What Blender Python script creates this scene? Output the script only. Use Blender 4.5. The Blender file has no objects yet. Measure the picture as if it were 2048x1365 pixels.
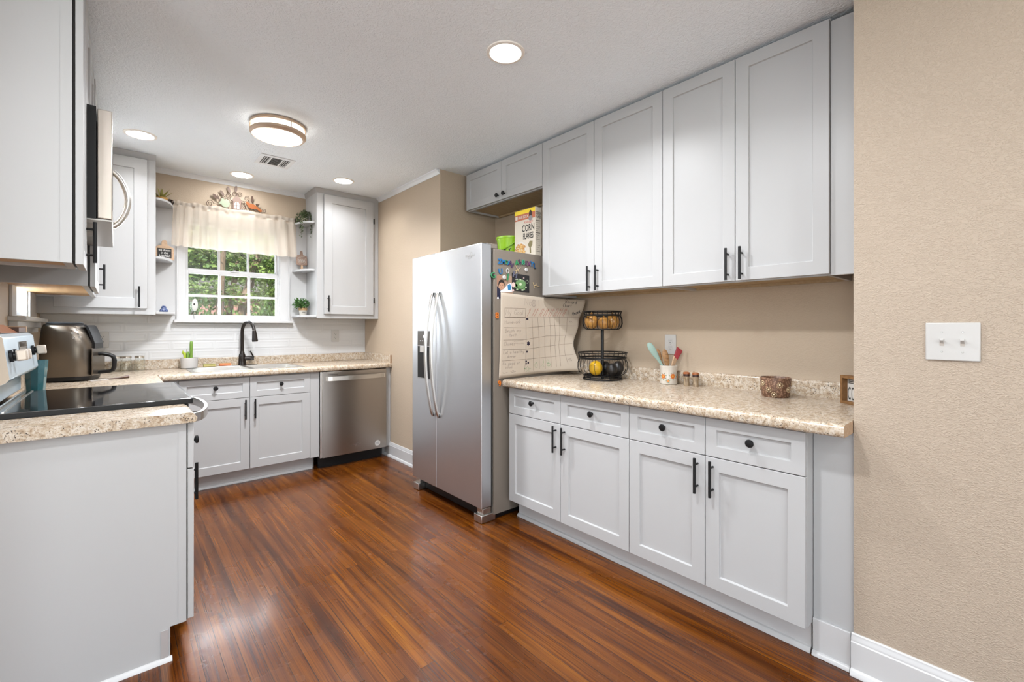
import bpy, bmesh, math, random
from mathutils import Vector, Matrix
random.seed(7)
SC = bpy.context.scene
COL = SC.collection
R = math.radians

# ---------------------------------------------------------------- camera
CAM_F, CAM_U, CAM_V, CAM_H, CAM_YAW = 907.5, 1024.0, 656.0, 1.23, R(41.08)
cd = bpy.data.cameras.new('camera'); cam = bpy.data.objects.new('camera', cd); COL.objects.link(cam)
cd.sensor_width = 36.0; cd.lens = CAM_F/2048*36.0; cd.shift_y = -(682.5-CAM_V)/2048; cd.clip_start = 0.05
cam.location = (0, 0, CAM_H); cam.rotation_euler = (R(90), 0, -CAM_YAW)
SC.camera = cam

# ---------------------------------------------------------------- colour management
SC.view_settings.view_transform = 'Standard'; SC.view_settings.look = 'None'
SC.view_settings.exposure = 1.97; SC.view_settings.gamma = 1.0; SC.view_settings.use_curve_mapping = False
SC.cycles.use_denoising = True
SC.cycles.max_bounces = 10; SC.cycles.diffuse_bounces = 8; SC.cycles.glossy_bounces = 5
SC.cycles.transmission_bounces = 6; SC.cycles.transparent_max_bounces = 16
SC.cycles.sample_clamp_indirect = 6.0; SC.cycles.caustics_reflective = False; SC.cycles.caustics_refractive = False

# ---------------------------------------------------------------- sky, sun, daylight
W = bpy.data.worlds.new('sky'); SC.world = W; W.use_nodes = True
wn = W.node_tree.nodes; wl = W.node_tree.links
sky = wn.new('ShaderNodeTexSky'); sky.sky_type = 'NISHITA'; sky.sun_disc = False
sky.sun_elevation = R(52); sky.sun_rotation = R(200)
wl.new(sky.outputs[0], wn['Background'].inputs[0]); wn['Background'].inputs[1].default_value = 0.07
def lamp(name, kind, loc, energy, color=(1,1,1), rot=(0,0,0), **kw):
    d = bpy.data.lights.new(name, kind); d.energy = energy; d.color = color
    for k, v in kw.items(): setattr(d, k, v)
    o = bpy.data.objects.new(name, d); COL.objects.link(o); o.location = loc; o.rotation_euler = rot
    return o
lamp('sun', 'SUN', (0, 0, 12), 3.6, (1.0, 0.95, 0.86), (R(38), R(-14), 0), angle=R(0.6))
DAY = (0.90, 0.955, 1.0)
lamp('daylight', 'AREA', (-0.7, -3.62, 1.2), 24, DAY, (R(130), 0, 0), shape='RECTANGLE', size=3.8, size_y=2.0)  # unseen fill lamp, added in the made-up rear window
lamp('daylight', 'AREA', (-3.42, -0.6, 1.45), 26, DAY, (0, R(-118), 0), shape='RECTANGLE', size=1.4, size_y=1.8)  # unseen fill lamp, added in the made-up side window of the dining space
lamp('daylight', 'AREA', (0.79, 4.90, 1.50), 6.0, DAY, (R(-122), 0, 0), shape='RECTANGLE', size=0.7, size_y=0.45)
lamp('daylight', 'AREA', (-0.62, 3.78, 1.65), 14, (0.80, 0.90, 1.0), (0, R(-98), 0), shape='RECTANGLE', size=0.8, size_y=0.48)
CAN_W, FLUSH_W, DINING_FILL_W = 4.5, 13.0, 3.2
WARM = (0.94, 0.965, 1.0)

# ---------------------------------------------------------------- pixel helpers (a pixel of the photo on a known plane of the room)
_S, _C = math.sin(CAM_YAW), math.cos(CAM_YAW)
def P(u, v, x=None, y=None, z=None):
    r = (u-CAM_U)/CAM_F
    d = Vector((_S+_C*r, _C-_S*r, (CAM_V-v)/CAM_F))
    t = x/d.x if x is not None else (y/d.y if y is not None else (z-CAM_H)/d.z)
    return Vector((d.x*t, d.y*t, CAM_H+d.z*t))
def PJ(p):
    l = p[0]*_C-p[1]*_S; d = p[0]*_S+p[1]*_C
    return CAM_U+CAM_F*l/d, CAM_V-CAM_F*(p[2]-CAM_H)/d

# ---------------------------------------------------------------- mesh builder
OFF = {}
class MB:
    def __init__(s): s.v = []; s.f = []; s.m = []; s.k = 0
    def add(s, verts, faces):
        n = len(s.v); s.v += [Vector(p) for p in verts]
        for f in faces: s.f.append([n+i for i in f]); s.m.append(s.k)
        return s
    def box(s, x0, y0, z0, x1, y1, z1):
        x0, x1 = min(x0,x1), max(x0,x1); y0, y1 = min(y0,y1), max(y0,y1); z0, z1 = min(z0,z1), max(z0,z1)
        return s.add([(x0,y0,z0),(x1,y0,z0),(x1,y1,z0),(x0,y1,z0),(x0,y0,z1),(x1,y0,z1),(x1,y1,z1),(x0,y1,z1)],
                     [(0,3,2,1),(4,5,6,7),(0,1,5,4),(1,2,6,5),(2,3,7,6),(3,0,4,7)])
    def obox(s, c, ax, ay, az):
        c, ax, ay, az = Vector(c), Vector(ax), Vector(ay), Vector(az); vs = []
        for k in (-1,1):
            for i, j in ((-1,-1),(1,-1),(1,1),(-1,1)): vs.append(c+ax*i+ay*j+az*k)
        return s.add(vs, [(0,3,2,1),(4,5,6,7),(0,1,5,4),(1,2,6,5),(2,3,7,6),(3,0,4,7)])
    def prism(s, poly, off):
        n = len(poly); off = Vector(off); poly = [Vector(p) for p in poly]
        return s.add(poly+[p+off for p in poly], [list(range(n))[::-1], list(range(n,2*n))]+[(i,(i+1)%n,n+(i+1)%n,n+i) for i in range(n)])
    def tube(s, pts, r, n=8, closed=False, flat=1.0, up=None):
        pts = [Vector(p) for p in pts]; L = len(pts); vs = []; prev = None
        for i, p in enumerate(pts):
            a = pts[(i-1)%L] if (i or closed) else p; b = pts[(i+1)%L] if (i < L-1 or closed) else p
            t = (b-a).normalized()
            if prev is None:
                h = Vector(up) if up is not None else (Vector((0,0,1)) if abs(t.z) < .9 else Vector((1,0,0)))
                x = (h-t*h.dot(t)).normalized()
            else:
                x = (prev-t*prev.dot(t)); x = x.normalized() if x.length > 1e-6 else prev
            prev = x; y = t.cross(x); rr = r[i] if isinstance(r, (list, tuple)) else r
            for k in range(n):
                q = 2*math.pi*k/n; vs.append(p+x*(rr*math.cos(q))+y*(rr*flat*math.sin(q)))
        fs = []
        for i in range(L if closed else L-1):
            j = (i+1)%L
            for k in range(n): fs.append((i*n+k, i*n+(k+1)%n, j*n+(k+1)%n, j*n+k))
        if not closed: fs += [list(range(n))[::-1], list(range((L-1)*n, L*n))]
        return s.add(vs, fs)
    def cyl(s, a, b, r, r2=None, n=16): return s.tube([a, b], [r, r if r2 is None else r2], n)
    def lathe(s, c, prof, n=32, axis=(0,0,1), cap=True, sx=1.0, sy=1.0):
        c = Vector(c); a = Vector(axis).normalized()
        h = Vector((1,0,0)) if abs(a.x) < .9 else Vector((0,1,0))
        x = (h-a*h.dot(a)).normalized(); y = a.cross(x); vs = []; L = len(prof)
        for r, z in prof:
            for k in range(n):
                q = 2*math.pi*k/n; vs.append(c+a*z+x*(r*sx*math.cos(q))+y*(r*sy*math.sin(q)))
        fs = [(i*n+k, i*n+(k+1)%n, (i+1)*n+(k+1)%n, (i+1)*n+k) for i in range(L-1) for k in range(n)]
        if cap: fs += [list(range(n))[::-1], list(range((L-1)*n, L*n))]
        return s.add(vs, fs)
    def ell(s, c, rx, ry, rz, n=16, m=10, fn=None):
        vs = []; c = Vector(c)
        for i in range(1, m):
            a = math.pi*i/m
            for k in range(n):
                q = 2*math.pi*k/n; d = Vector((math.sin(a)*math.cos(q), math.sin(a)*math.sin(q), math.cos(a)))
                w = fn(d) if fn else 1.0
                vs.append(c+Vector((d.x*rx, d.y*ry, d.z*rz))*w)
        vs += [c+Vector((0,0,rz)), c-Vector((0,0,rz))]; T = (m-1)*n
        fs = [(i*n+k, (i+1)*n+k, (i+1)*n+(k+1)%n, i*n+(k+1)%n) for i in range(m-2) for k in range(n)]
        fs += [(T, k, (k+1)%n) for k in range(n)]+[(T+1, (m-2)*n+(k+1)%n, (m-2)*n+k) for k in range(n)]
        return s.add(vs, fs)
    def grid(s, fn, nu, nv):
        vs = [fn(i/nu, j/nv) for j in range(nv+1) for i in range(nu+1)]
        return s.add(vs, [(j*(nu+1)+i, j*(nu+1)+i+1, (j+1)*(nu+1)+i+1, (j+1)*(nu+1)+i) for j in range(nv) for i in range(nu)])
    def ribbon(s, pts, w, nrm, lift=0.0):
        pts = [Vector(p) for p in pts]; nrm = Vector(nrm).normalized(); vs = []
        for i, p in enumerate(pts):
            t = (pts[min(i+1,len(pts)-1)]-pts[max(i-1,0)])
            if t.length < 1e-9: t = Vector((1,0,0))
            d = t.normalized().cross(nrm)*(w/2); vs += [p+d+nrm*lift, p-d+nrm*lift]
        return s.add(vs, [(2*i, 2*i+2, 2*i+3, 2*i+1) for i in range(len(pts)-1)])
    def build(s, name, mat, parent=None, bevel=0.0, seg=2, smooth=True, recalc=True, at=None, ang=35, solid=0.0):
        off = OFF[parent.name] if parent is not None else Vector(at if at is not None else (0,0,0))
        me = bpy.data.meshes.new(name); me.from_pydata([v-off for v in s.v], [], s.f)
        for m in (mat if isinstance(mat, (list, tuple)) else [mat]): me.materials.append(m)
        me.polygons.foreach_set('material_index', s.m)
        if recalc:
            bm = bmesh.new(); bm.from_mesh(me); bmesh.ops.recalc_face_normals(bm, faces=bm.faces); bm.to_mesh(me); bm.free()
        if smooth:
            me.polygons.foreach_set('use_smooth', [True]*len(me.polygons)); me.set_sharp_from_angle(angle=R(ang))
        me.update()
        o = bpy.data.objects.new(name, me); COL.objects.link(o); OFF[o.name] = off
        if parent is not None: o.parent = parent
        else: o.location = off
        if solid:
            q = o.modifiers.new('thickness', 'SOLIDIFY'); q.thickness = solid; q.offset = 0
        if bevel:
            q = o.modifiers.new('bevel', 'BEVEL'); q.width = bevel; q.segments = seg; q.limit_method = 'ANGLE'; q.angle_limit = R(40)
        return o
def tag(o, label=None, cat=None, group=None, kind=None):
    if label: o['label'] = label
    if cat: o['category'] = cat
    if group: o['group'] = group
    if kind: o['kind'] = kind
    return o
def thing(name, label, cat, loc, group=None, kind=None):
    o = bpy.data.objects.new(name, None); COL.objects.link(o); o.location = loc; o.empty_display_size = .05
    OFF[o.name] = Vector(loc); return tag(o, label, cat, group, kind)

# ---------------------------------------------------------------- materials
def mat(name, col, rough=.5, metal=0.0, spec=None, coat=0.0, emit=None, estr=0.0, alpha=None, trans=0.0, sheen=0.0):
    m = bpy.data.materials.new(name); m.use_nodes = True; b = m.node_tree.nodes['Principled BSDF']
    b.inputs['Base Color'].default_value = (*col, 1); b.inputs['Roughness'].default_value = rough; b.inputs['Metallic'].default_value = metal
    if spec is not None: b.inputs['Specular IOR Level'].default_value = spec
    if coat: b.inputs['Coat Weight'].default_value = coat; b.inputs['Coat Roughness'].default_value = .12
    if emit: b.inputs['Emission Color'].default_value = (*emit, 1); b.inputs['Emission Strength'].default_value = estr
    if trans: b.inputs['Transmission Weight'].default_value = trans
    return m
def nd(m, t, **kw):
    n = m.node_tree.nodes.new(t)
    for k, v in kw.items():
        if k in n.inputs: n.inputs[k].default_value = v
        else: setattr(n, k, v)
    return n
def lk(m, a, b): m.node_tree.links.new(a, b)
def bsdf(m): return m.node_tree.nodes['Principled BSDF']
def coords(m, scale=(1,1,1), rot=(0,0,0)):
    g = nd(m, 'ShaderNodeNewGeometry'); mp = nd(m, 'ShaderNodeMapping'); mp.inputs['Scale'].default_value = scale; mp.inputs['Rotation'].default_value = rot
    lk(m, g.outputs['Position'], mp.inputs['Vector']); return mp.outputs['Vector']
def ramp(m, fac, stops, interp='LINEAR'):
    r = nd(m, 'ShaderNodeValToRGB'); e = r.color_ramp.elements; r.color_ramp.interpolation = interp
    while len(e) < len(stops): e.new(.5)
    for q, (p, c) in zip(e, stops): q.position = p; q.color = (*c, 1) if len(c) == 3 else c
    lk(m, fac, r.inputs['Fac']); return r.outputs['Color']
def mixc(m, fac, a, b, mode='MIX'):
    x = nd(m, 'ShaderNodeMix'); x.data_type = 'RGBA'; x.blend_type = mode
    for sock, val in ((x.inputs[0], fac), (x.inputs[6], a), (x.inputs[7], b)):
        if hasattr(val, 'is_linked'): lk(m, val, sock)
        elif isinstance(val, (int, float)): sock.default_value = val
        else: sock.default_value = (*val, 1)
    return x.outputs[2]
def bump(m, h, strength=.3, dist=.002):
    b = nd(m, 'ShaderNodeBump'); b.inputs['Strength'].default_value = strength; b.inputs['Distance'].default_value = dist
    lk(m, h, b.inputs['Height']); lk(m, b.outputs['Normal'], bsdf(m).inputs['Normal']); return b
def noise(m, vec, scale, detail=3.0, rough=.5, dist=0.0):
    n = nd(m, 'ShaderNodeTexNoise'); n.inputs['Scale'].default_value = scale; n.inputs['Detail'].default_value = detail
    n.inputs['Roughness'].default_value = rough; n.inputs['Distortion'].default_value = dist; lk(m, vec, n.inputs['Vector']); return n.outputs['Fac']
def textured_paint(name, col, scale, dist, strength=.5, rough=.6, lo=.42, hi=.62, aniso=(1,1,1)):
    m = mat(name, col, rough); v = coords(m, aniso)
    n = noise(m, v, scale, 2.5, .55, 1.2); h = ramp(m, n, [(lo, (0,0,0)), (hi, (1,1,1))], 'EASE'); bump(m, h, strength, dist)
    n2 = noise(m, v, 2.0, 2); c = mixc(m, n2, tuple(q*.96 for q in col), tuple(min(1, q*1.03) for q in col)); lk(m, c, bsdf(m).inputs['Base Color'])
    return m
M = {}
M['white'] = mat('cabinet_white', (.425,.425,.425), .38, spec=.32)
v = coords(M['white'], (1,1,.12)); bump(M['white'], noise(M['white'], v, 90, 2), .06, .001)
M['trimwhite'] = mat('trim_white', (.54,.54,.54), .35)
M['plastic'] = mat('white_plastic', (.47,.458,.44), .3)
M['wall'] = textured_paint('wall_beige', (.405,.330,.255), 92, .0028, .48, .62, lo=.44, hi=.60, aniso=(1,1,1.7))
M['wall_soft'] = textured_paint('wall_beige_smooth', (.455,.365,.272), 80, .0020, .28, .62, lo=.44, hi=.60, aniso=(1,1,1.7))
M['ceiling'] = textured_paint('ceiling_white', (.86,.915,.96), 58, .0035, .5, .8, lo=.36, hi=.66)
M['dining'] = mat('dining_wall', (.78,.78,.78), .7)
def wood_floor():
    m = mat('floor_heart_pine', (.2,.08,.03), .26); b = bsdf(m)
    pos = nd(m, 'ShaderNodeNewGeometry').outputs['Position']
    sx = nd(m, 'ShaderNodeSeparateXYZ'); lk(m, pos, sx.inputs[0])
    cb = nd(m, 'ShaderNodeCombineXYZ'); lk(m, sx.outputs['Y'], cb.inputs['X']); lk(m, sx.outputs['X'], cb.inputs['Y'])
    br = nd(m, 'ShaderNodeTexBrick'); br.offset = .37; br.squash = 1.0
    for k, q in (('Scale', 1.0), ('Mortar Size', .0011), ('Mortar Smooth', .3), ('Bias', 0.0), ('Brick Width', 2.3), ('Row Height', .059)): br.inputs[k].default_value = q
    br.inputs['Color1'].default_value = (0,0,0,1); br.inputs['Color2'].default_value = (1,1,1,1); br.inputs['Mortar'].default_value = (.5,.5,.5,1)
    lk(m, cb.outputs[0], br.inputs['Vector'])
    # grain, shifted from plank to plank
    sh = nd(m, 'ShaderNodeVectorMath', operation='MULTIPLY_ADD'); lk(m, br.outputs['Color'], sh.inputs[0]); sh.inputs[1].default_value = (3.7, 9.1, 5.3); lk(m, pos, sh.inputs[2])
    mp = nd(m, 'ShaderNodeMapping'); mp.inputs['Scale'].default_value = (16, .55, 1); lk(m, sh.outputs[0], mp.inputs['Vector'])
    g1 = noise(m, mp.outputs[0], 2.0, 4, .55, .35)
    mp2 = nd(m, 'ShaderNodeMapping'); mp2.inputs['Scale'].default_value = (170, 1.6, 1); lk(m, sh.outputs[0], mp2.inputs['Vector'])
    g2 = noise(m, mp2.outputs[0], 1.6, 3, .55, .15)
    c = ramp(m, g1, [(.22, (.022,.0048,.0010)), (.38, (.082,.0210,.0018)), (.60, (.145,.0440,.0030)), (.82, (.225,.082,.0065))])
    fine = ramp(m, g2, [(.36, (.42,.34,.30)), (.52, (1.08,1.08,1.08))]); c = mixc(m, .75, c, fine, 'MULTIPLY')
    tone = ramp(m, br.outputs['Color'], [(0, (.80,.75,.72)), (1, (1.12,1.11,1.08))]); c = mixc(m, .6, c, tone, 'MULTIPLY')
    big = ramp(m, noise(m, pos, 1.3, 2), [(.33, (.66,.58,.54)), (.62, (1.12,1.10,1.05))]); c = mixc(m, .7, c, big, 'MULTIPLY')
    mp3 = nd(m, 'ShaderNodeMapping'); mp3.inputs['Scale'].default_value = (7, .28, 1); lk(m, pos, mp3.inputs['Vector'])
    st = ramp(m, noise(m, mp3.outputs[0], 1.7, 3, .55, .3), [(.30, (.30,.22,.19)), (.44, (1,1,1)), (.70, (1.12,1.14,1.12))]); c = mixc(m, .85, c, st, 'MULTIPLY')
    kn = nd(m, 'ShaderNodeTexVoronoi'); kn.inputs['Scale'].default_value = 2.6; lk(m, coords(m, (1.6,.8,1)), kn.inputs['Vector'])
    c = mixc(m, ramp(m, kn.outputs['Distance'], [(.018, (.75,.75,.75)), (.040, (0,0,0))]), c, (.020,.006,.003))
    gap = ramp(m, br.outputs['Fac'], [(.3, (0,0,0)), (.8, (1,1,1))]); c = mixc(m, gap, c, (.012,.006,.004)); lk(m, c, b.inputs['Base Color'])
    rr = ramp(m, noise(m, pos, 5, 4), [(.3, (.20,)*3), (.7, (.33,)*3)]); lk(m, rr, b.inputs['Roughness'])
    inv = nd(m, 'ShaderNodeMath', operation='MULTIPLY_ADD'); lk(m, br.outputs['Fac'], inv.inputs[0]); inv.inputs[1].default_value = -1.0
    sc = nd(m, 'ShaderNodeMath', operation='MULTIPLY'); lk(m, g2, sc.inputs[0]); sc.inputs[1].default_value = .10; lk(m, sc.outputs[0], inv.inputs[2])
    bump(m, inv.outputs[0], .14, .0012); b.inputs['Specular IOR Level'].default_value = .26
    b.inputs['Coat Weight'].default_value = .30; b.inputs['Coat Roughness'].default_value = .15
    return m
M['floor'] = wood_floor()
def granite():
    m = mat('granite_laminate', (.7,.6,.45), .22); v = coords(m)
    c = ramp(m, noise(m, v, 48, 4, .65, .5), [(.30, (.30,.215,.14)), (.46, (.45,.37,.278)), (.62, (.56,.505,.435))])
    gr = ramp(m, noise(m, v, 170, 3, .6), [(.38, (.66,.57,.49)), (.52, (1.03,1.02,1.0))]); c = mixc(m, .75, c, gr, 'MULTIPLY')
    nz = nd(m, 'ShaderNodeTexNoise'); nz.inputs['Scale'].default_value = 90; nz.inputs['Detail'].default_value = 2; lk(m, v, nz.inputs['Vector'])
    dv = nd(m, 'ShaderNodeVectorMath', operation='MULTIPLY_ADD'); lk(m, nz.outputs['Color'], dv.inputs[0]); dv.inputs[1].default_value = (.015,.015,.015); lk(m, v, dv.inputs[2]); v0 = v; v = dv.outputs[0]
    vo = nd(m, 'ShaderNodeTexVoronoi'); vo.inputs['Scale'].default_value = 135; vo.inputs['Randomness'].default_value = 1; lk(m, v, vo.inputs['Vector'])
    cl = noise(m, v0, 22, 2); sp = nd(m, 'ShaderNodeMath', operation='MULTIPLY_ADD'); lk(m, cl, sp.inputs[0]); sp.inputs[1].default_value = -.62; sp.inputs[2].default_value = .265
    lt = nd(m, 'ShaderNodeMath', operation='ADD'); lk(m, vo.outputs['Distance'], lt.inputs[0]); lk(m, sp.outputs[0], lt.inputs[1])
    k = ramp(m, lt.outputs[0], [(.10, (1,1,1)), (.20, (0,0,0))]); c = mixc(m, k, c, (.035,.022,.016))
    v2 = nd(m, 'ShaderNodeTexVoronoi'); v2.inputs['Scale'].default_value = 100; lk(m, v, v2.inputs['Vector'])
    k2 = ramp(m, v2.outputs['Distance'], [(.08, (.8,.8,.8)), (.17, (0,0,0))]); c = mixc(m, k2, c, (.22,.12,.06))
    lk(m, c, bsdf(m).inputs['Base Color']); return m
M['granite'] = granite()
def steel(name, col=(.60,.585,.56), rough=.3, scale=(1,1,220), aniso=.75):
    m = mat(name, col, rough, 1.0); v = coords(m, scale); b = bsdf(m)
    b.inputs['Anisotropic'].default_value = aniso
    tg = nd(m, 'ShaderNodeCombineXYZ'); tg.inputs[2].default_value = 1.0; lk(m, tg.outputs[0], b.inputs['Tangent']); return m
M['steel'] = steel('brushed_steel', (.60,.61,.63), .33, aniso=.75)
M['steel2'] = steel('warm_steel', (.42,.39,.36), .3)
M['handle_steel'] = mat('satin_steel', (.62,.60,.57), .28, 1.0)
M['nickel'] = mat('brushed_nickel', (.60,.45,.33), .4, .55)
M['fridge_side'] = mat('fridge_side_taupe', (.20,.17,.14), .45, .25)
M['black'] = mat('black_metal', (.006,.006,.0065), .42, 0.0, spec=.3)
M['blackplastic'] = mat('black_plastic', (.005,.005,.0055), .4, spec=.3)
M['blackglass'] = mat('black_glass', (.006,.006,.007), .04); bsdf(M['blackglass']).inputs['IOR'].default_value = 2.4
M['darkgap'] = mat('dark_gap', (.01,.009,.008), .8)
M['bronze'] = mat('oil_rubbed_bronze', (.012,.0075,.0055), .32, .4)
def woodm(name, a, b_, rough=.5, scale=(2,14,14)):
    m = mat(name, a, rough); v = coords(m, scale); n = noise(m, v, 3, 4, .6, .8)
    lk(m, ramp(m, n, [(.3, a), (.7, b_)]), bsdf(m).inputs['Base Color']); return m
M['ply'] = woodm('cabinet_underside_wood', (.40,.235,.10), (.50,.31,.15), .6)
M['ply_tan'] = woodm('tan_underside', (.36,.255,.14), (.43,.32,.19), .6)
M['board'] = woodm('particle_edge', (.33,.215,.13), (.46,.32,.21), .8, (30,30,30))
M['olive_wood'] = woodm('olive_wood', (.16,.075,.028), (.38,.21,.09), .45, (10,10,60))
M['sign_wood'] = woodm('sign_frame_wood', (.155,.072,.022), (.24,.12,.042), .55, (12,12,12))
M['red_wood'] = woodm('reddish_wood', (.15,.045,.018), (.22,.075,.03), .4)
M['grey_wood'] = woodm('weathered_wood', (.17,.10,.07), (.28,.185,.135), .6, (12,12,40))
M['pale_wood'] = woodm('pale_wood', (.40,.255,.15), (.52,.355,.225), .55, (12,12,50))
M['dark_wood'] = woodm('dark_wood', (.045,.018,.010), (.085,.038,.02), .45)
def glass_thin(name, tint=(1,1,1), refl=.07, rough=.02):
    m = bpy.data.materials.new(name); m.use_nodes = True; t = m.node_tree; t.nodes.clear()
    o = t.nodes.new('ShaderNodeOutputMaterial'); mx = t.nodes.new('ShaderNodeMixShader'); tr = t.nodes.new('ShaderNodeBsdfTransparent'); gl = t.nodes.new('ShaderNodeBsdfGlossy')
    tr.inputs[0].default_value = (*tint, 1); gl.inputs['Roughness'].default_value = rough
    fr = t.nodes.new('ShaderNodeLayerWeight'); fr.inputs[0].default_value = .25; mm = t.nodes.new('ShaderNodeMath'); mm.operation = 'MULTIPLY_ADD'
    mm.inputs[1].default_value = .35; mm.inputs[2].default_value = refl; t.links.new(fr.outputs['Fresnel'], mm.inputs[0])
    t.links.new(mm.outputs[0], mx.inputs[0]); t.links.new(tr.outputs[0], mx.inputs[1]); t.links.new(gl.outputs[0], mx.inputs[2]); t.links.new(mx.outputs[0], o.inputs[0]); return m
M['pane'] = glass_thin('window_pane')
M['jar'] = glass_thin('jar_glass', (.97,.98,.96), .03)
M['tealglass'] = mat('teal_glass', (.045,.165,.19), .08, trans=.45, coat=.4)
def cloth(name, col, transp=.28):
    m = bpy.data.materials.new(name); m.use_nodes = True; t = m.node_tree; t.nodes.clear()
    o = t.nodes.new('ShaderNodeOutputMaterial'); df = t.nodes.new('ShaderNodeBsdfDiffuse'); tl = t.nodes.new('ShaderNodeBsdfTranslucent'); tr = t.nodes.new('ShaderNodeBsdfTransparent')
    df.inputs[0].default_value = (*col, 1); tl.inputs[0].default_value = (*col, 1)
    a = t.nodes.new('ShaderNodeMixShader'); a.inputs[0].default_value = .5; b = t.nodes.new('ShaderNodeMixShader'); b.inputs[0].default_value = transp
    t.links.new(df.outputs[0], a.inputs[1]); t.links.new(tl.outputs[0], a.inputs[2]); t.links.new(a.outputs[0], b.inputs[1]); t.links.new(tr.outputs[0], b.inputs[2]); t.links.new(b.outputs[0], o.inputs[0]); return m
M['sheer'] = cloth('sheer_cream', (.80,.71,.61), .27)
def leaf(name, a, b_, tl=.35):
    m = bpy.data.materials.new(name); m.use_nodes = True; t = m.node_tree; t.nodes.clear()
    o = t.nodes.new('ShaderNodeOutputMaterial'); df = t.nodes.new('ShaderNodeBsdfPrincipled'); df.inputs['Roughness'].default_value = .45
    tr = t.nodes.new('ShaderNodeBsdfTranslucent'); mx = t.nodes.new('ShaderNodeMixShader'); mx.inputs[0].default_value = tl
    g = t.nodes.new('ShaderNodeNewGeometry'); rp = t.nodes.new('ShaderNodeValToRGB'); rp.color_ramp.elements[0].color = (*a, 1); rp.color_ramp.elements[1].color = (*b_, 1)
    t.links.new(g.outputs['Random Per Island'], rp.inputs[0]); t.links.new(rp.outputs[0], df.inputs['Base Color']); t.links.new(rp.outputs[0], tr.inputs[0])
    t.links.new(df.outputs[0], mx.inputs[1]); t.links.new(tr.outputs[0], mx.inputs[2]); t.links.new(mx.outputs[0], o.inputs[0]); return m
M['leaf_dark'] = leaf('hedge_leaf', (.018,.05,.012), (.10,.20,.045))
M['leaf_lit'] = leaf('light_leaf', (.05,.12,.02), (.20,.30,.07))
M['leaf_plant'] = leaf('house_plant_leaf', (.025,.085,.02), (.11,.22,.06), .2)
M['leaf_ivy'] = leaf('trailing_leaf', (.03,.055,.02), (.13,.17,.07), .2)
M['aloe'] = leaf('aloe_leaf', (.16,.15,.02), (.30,.28,.07), .1)
M['bark'] = woodm('bark', (.10,.07,.045), (.22,.16,.11), .9, (6,6,2))
M['lawn'] = textured_paint('lawn', (.10,.15,.035), 20, .02, .5, .9)
M['drive'] = mat('pale_drive', (.28,.21,.185), .9)
def flat(name, col, rough=.6, **k):
    if name not in M: M[name] = mat(name, col, rough, **k)
    return M[name]

# ================================================================ the setting
CEIL, CT = 2.52, .897           # ceiling height, counter top
def struct(name, mb, m, parent=None, **k):
    o = mb.build(name, m, parent, **k)
    if parent is None: o['kind'] = 'structure'
    return o
def wall_x(x0, x1, y0, y1, z1, hole=None):      # a wall across x with an optional opening (hx0,hx1,hz0,hz1)
    mb = MB()
    if not hole: return mb.box(x0, y0, 0, x1, y1, z1)
    a, b, c, d = hole
    return mb.box(x0,y0,0,a,y1,z1).box(b,y0,0,x1,y1,z1).box(a,y0,0,b,y1,c).box(a,y0,d,b,y1,z1)
def wall_y(x0, x1, y0, y1, z1, hole=None):
    mb = MB()
    if not hole: return mb.box(x0, y0, 0, x1, y1, z1)
    a, b, c, d = hole
    return mb.box(x0,y0,0,x1,a,z1).box(x0,b,0,x1,y1,z1).box(x0,a,0,x1,b,c).box(x0,a,d,x1,b,z1)
struct('floor', MB().box(-3.5,-3.6,-.06,2.7,4.79,0), M['floor'])
struct('ceiling', MB().box(-3.5,-3.6,CEIL,2.7,4.79,CEIL+.12), M['ceiling'])
WX = 1.985
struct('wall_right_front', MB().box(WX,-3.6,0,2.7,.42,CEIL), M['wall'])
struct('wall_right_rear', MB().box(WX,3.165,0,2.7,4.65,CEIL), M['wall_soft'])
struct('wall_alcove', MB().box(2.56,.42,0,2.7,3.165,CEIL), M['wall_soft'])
struct('wall_back', wall_x(-.53,2.7,4.65,4.79,CEIL,(.425,1.16,1.297,2.16)), M['wall_soft'])
struct('wall_left', wall_y(-.53,-.41,2.05,4.65,CEIL,(3.53,4.02,1.29,2.14)), M['wall_soft'])
struct('wall_partition', MB().box(-3.5,1.93,0,-.41,2.05,CEIL), M['dining'])
struct('wall_dining_left', wall_y(-3.5,-3.38,-3.6,1.93,CEIL,(-1.3,.1,.55,2.2)), M['dining'])
struct('wall_dining_rear', wall_x(-3.38,WX,-3.6,-3.48,CEIL,(-2.6,1.2,.3,2.3)), M['dining'])

# baseboards, shoe and crown
def base_profile_y(mb, x, y0, y1, h=.142, t=.015, shoe=.016):       # runs along y, faces -x
    prof = [(x,0),(x-t-shoe,0),(x-t-shoe,.006),(x-t-shoe*.6,.017),(x-t,.021),(x-t,h-.03),(x-t+.003,h-.026),(x-t+.003,h-.018),(x-t*.55,h-.012),(x-t*.5,h-.003),(x-t*.3,h),(x,h)]
    return mb.prism([(p,y0,q) for p,q in prof], (0,y1-y0,0))
struct('baseboard_right', base_profile_y(MB(), WX, -3.48, .425), M['trimwhite'])
struct('baseboard_rear', base_profile_y(MB(), WX, 3.165, 4.147, .135), M['trimwhite'])
def crown_y(mb, x, y0, y1): return mb.prism([(x,y0,CEIL),(x-.034,y0,CEIL),(x-.034,y0,CEIL-.008),(x-.022,y0,CEIL-.014),(x-.010,y0,CEIL-.027),(x-.006,y0,CEIL-.036),(x,y0,CEIL-.036)], (0,y1-y0,0))
def crown_x(mb, y, x0, x1): return mb.prism([(x0,y,CEIL),(x0,y-.034,CEIL),(x0,y-.034,CEIL-.008),(x0,y-.022,CEIL-.014),(x0,y-.010,CEIL-.027),(x0,y-.006,CEIL-.036),(x0,y,CEIL-.036)], (x1-x0,0,0))
M['crown'] = mat('crown_white', (.74,.76,.78), .4)
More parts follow.
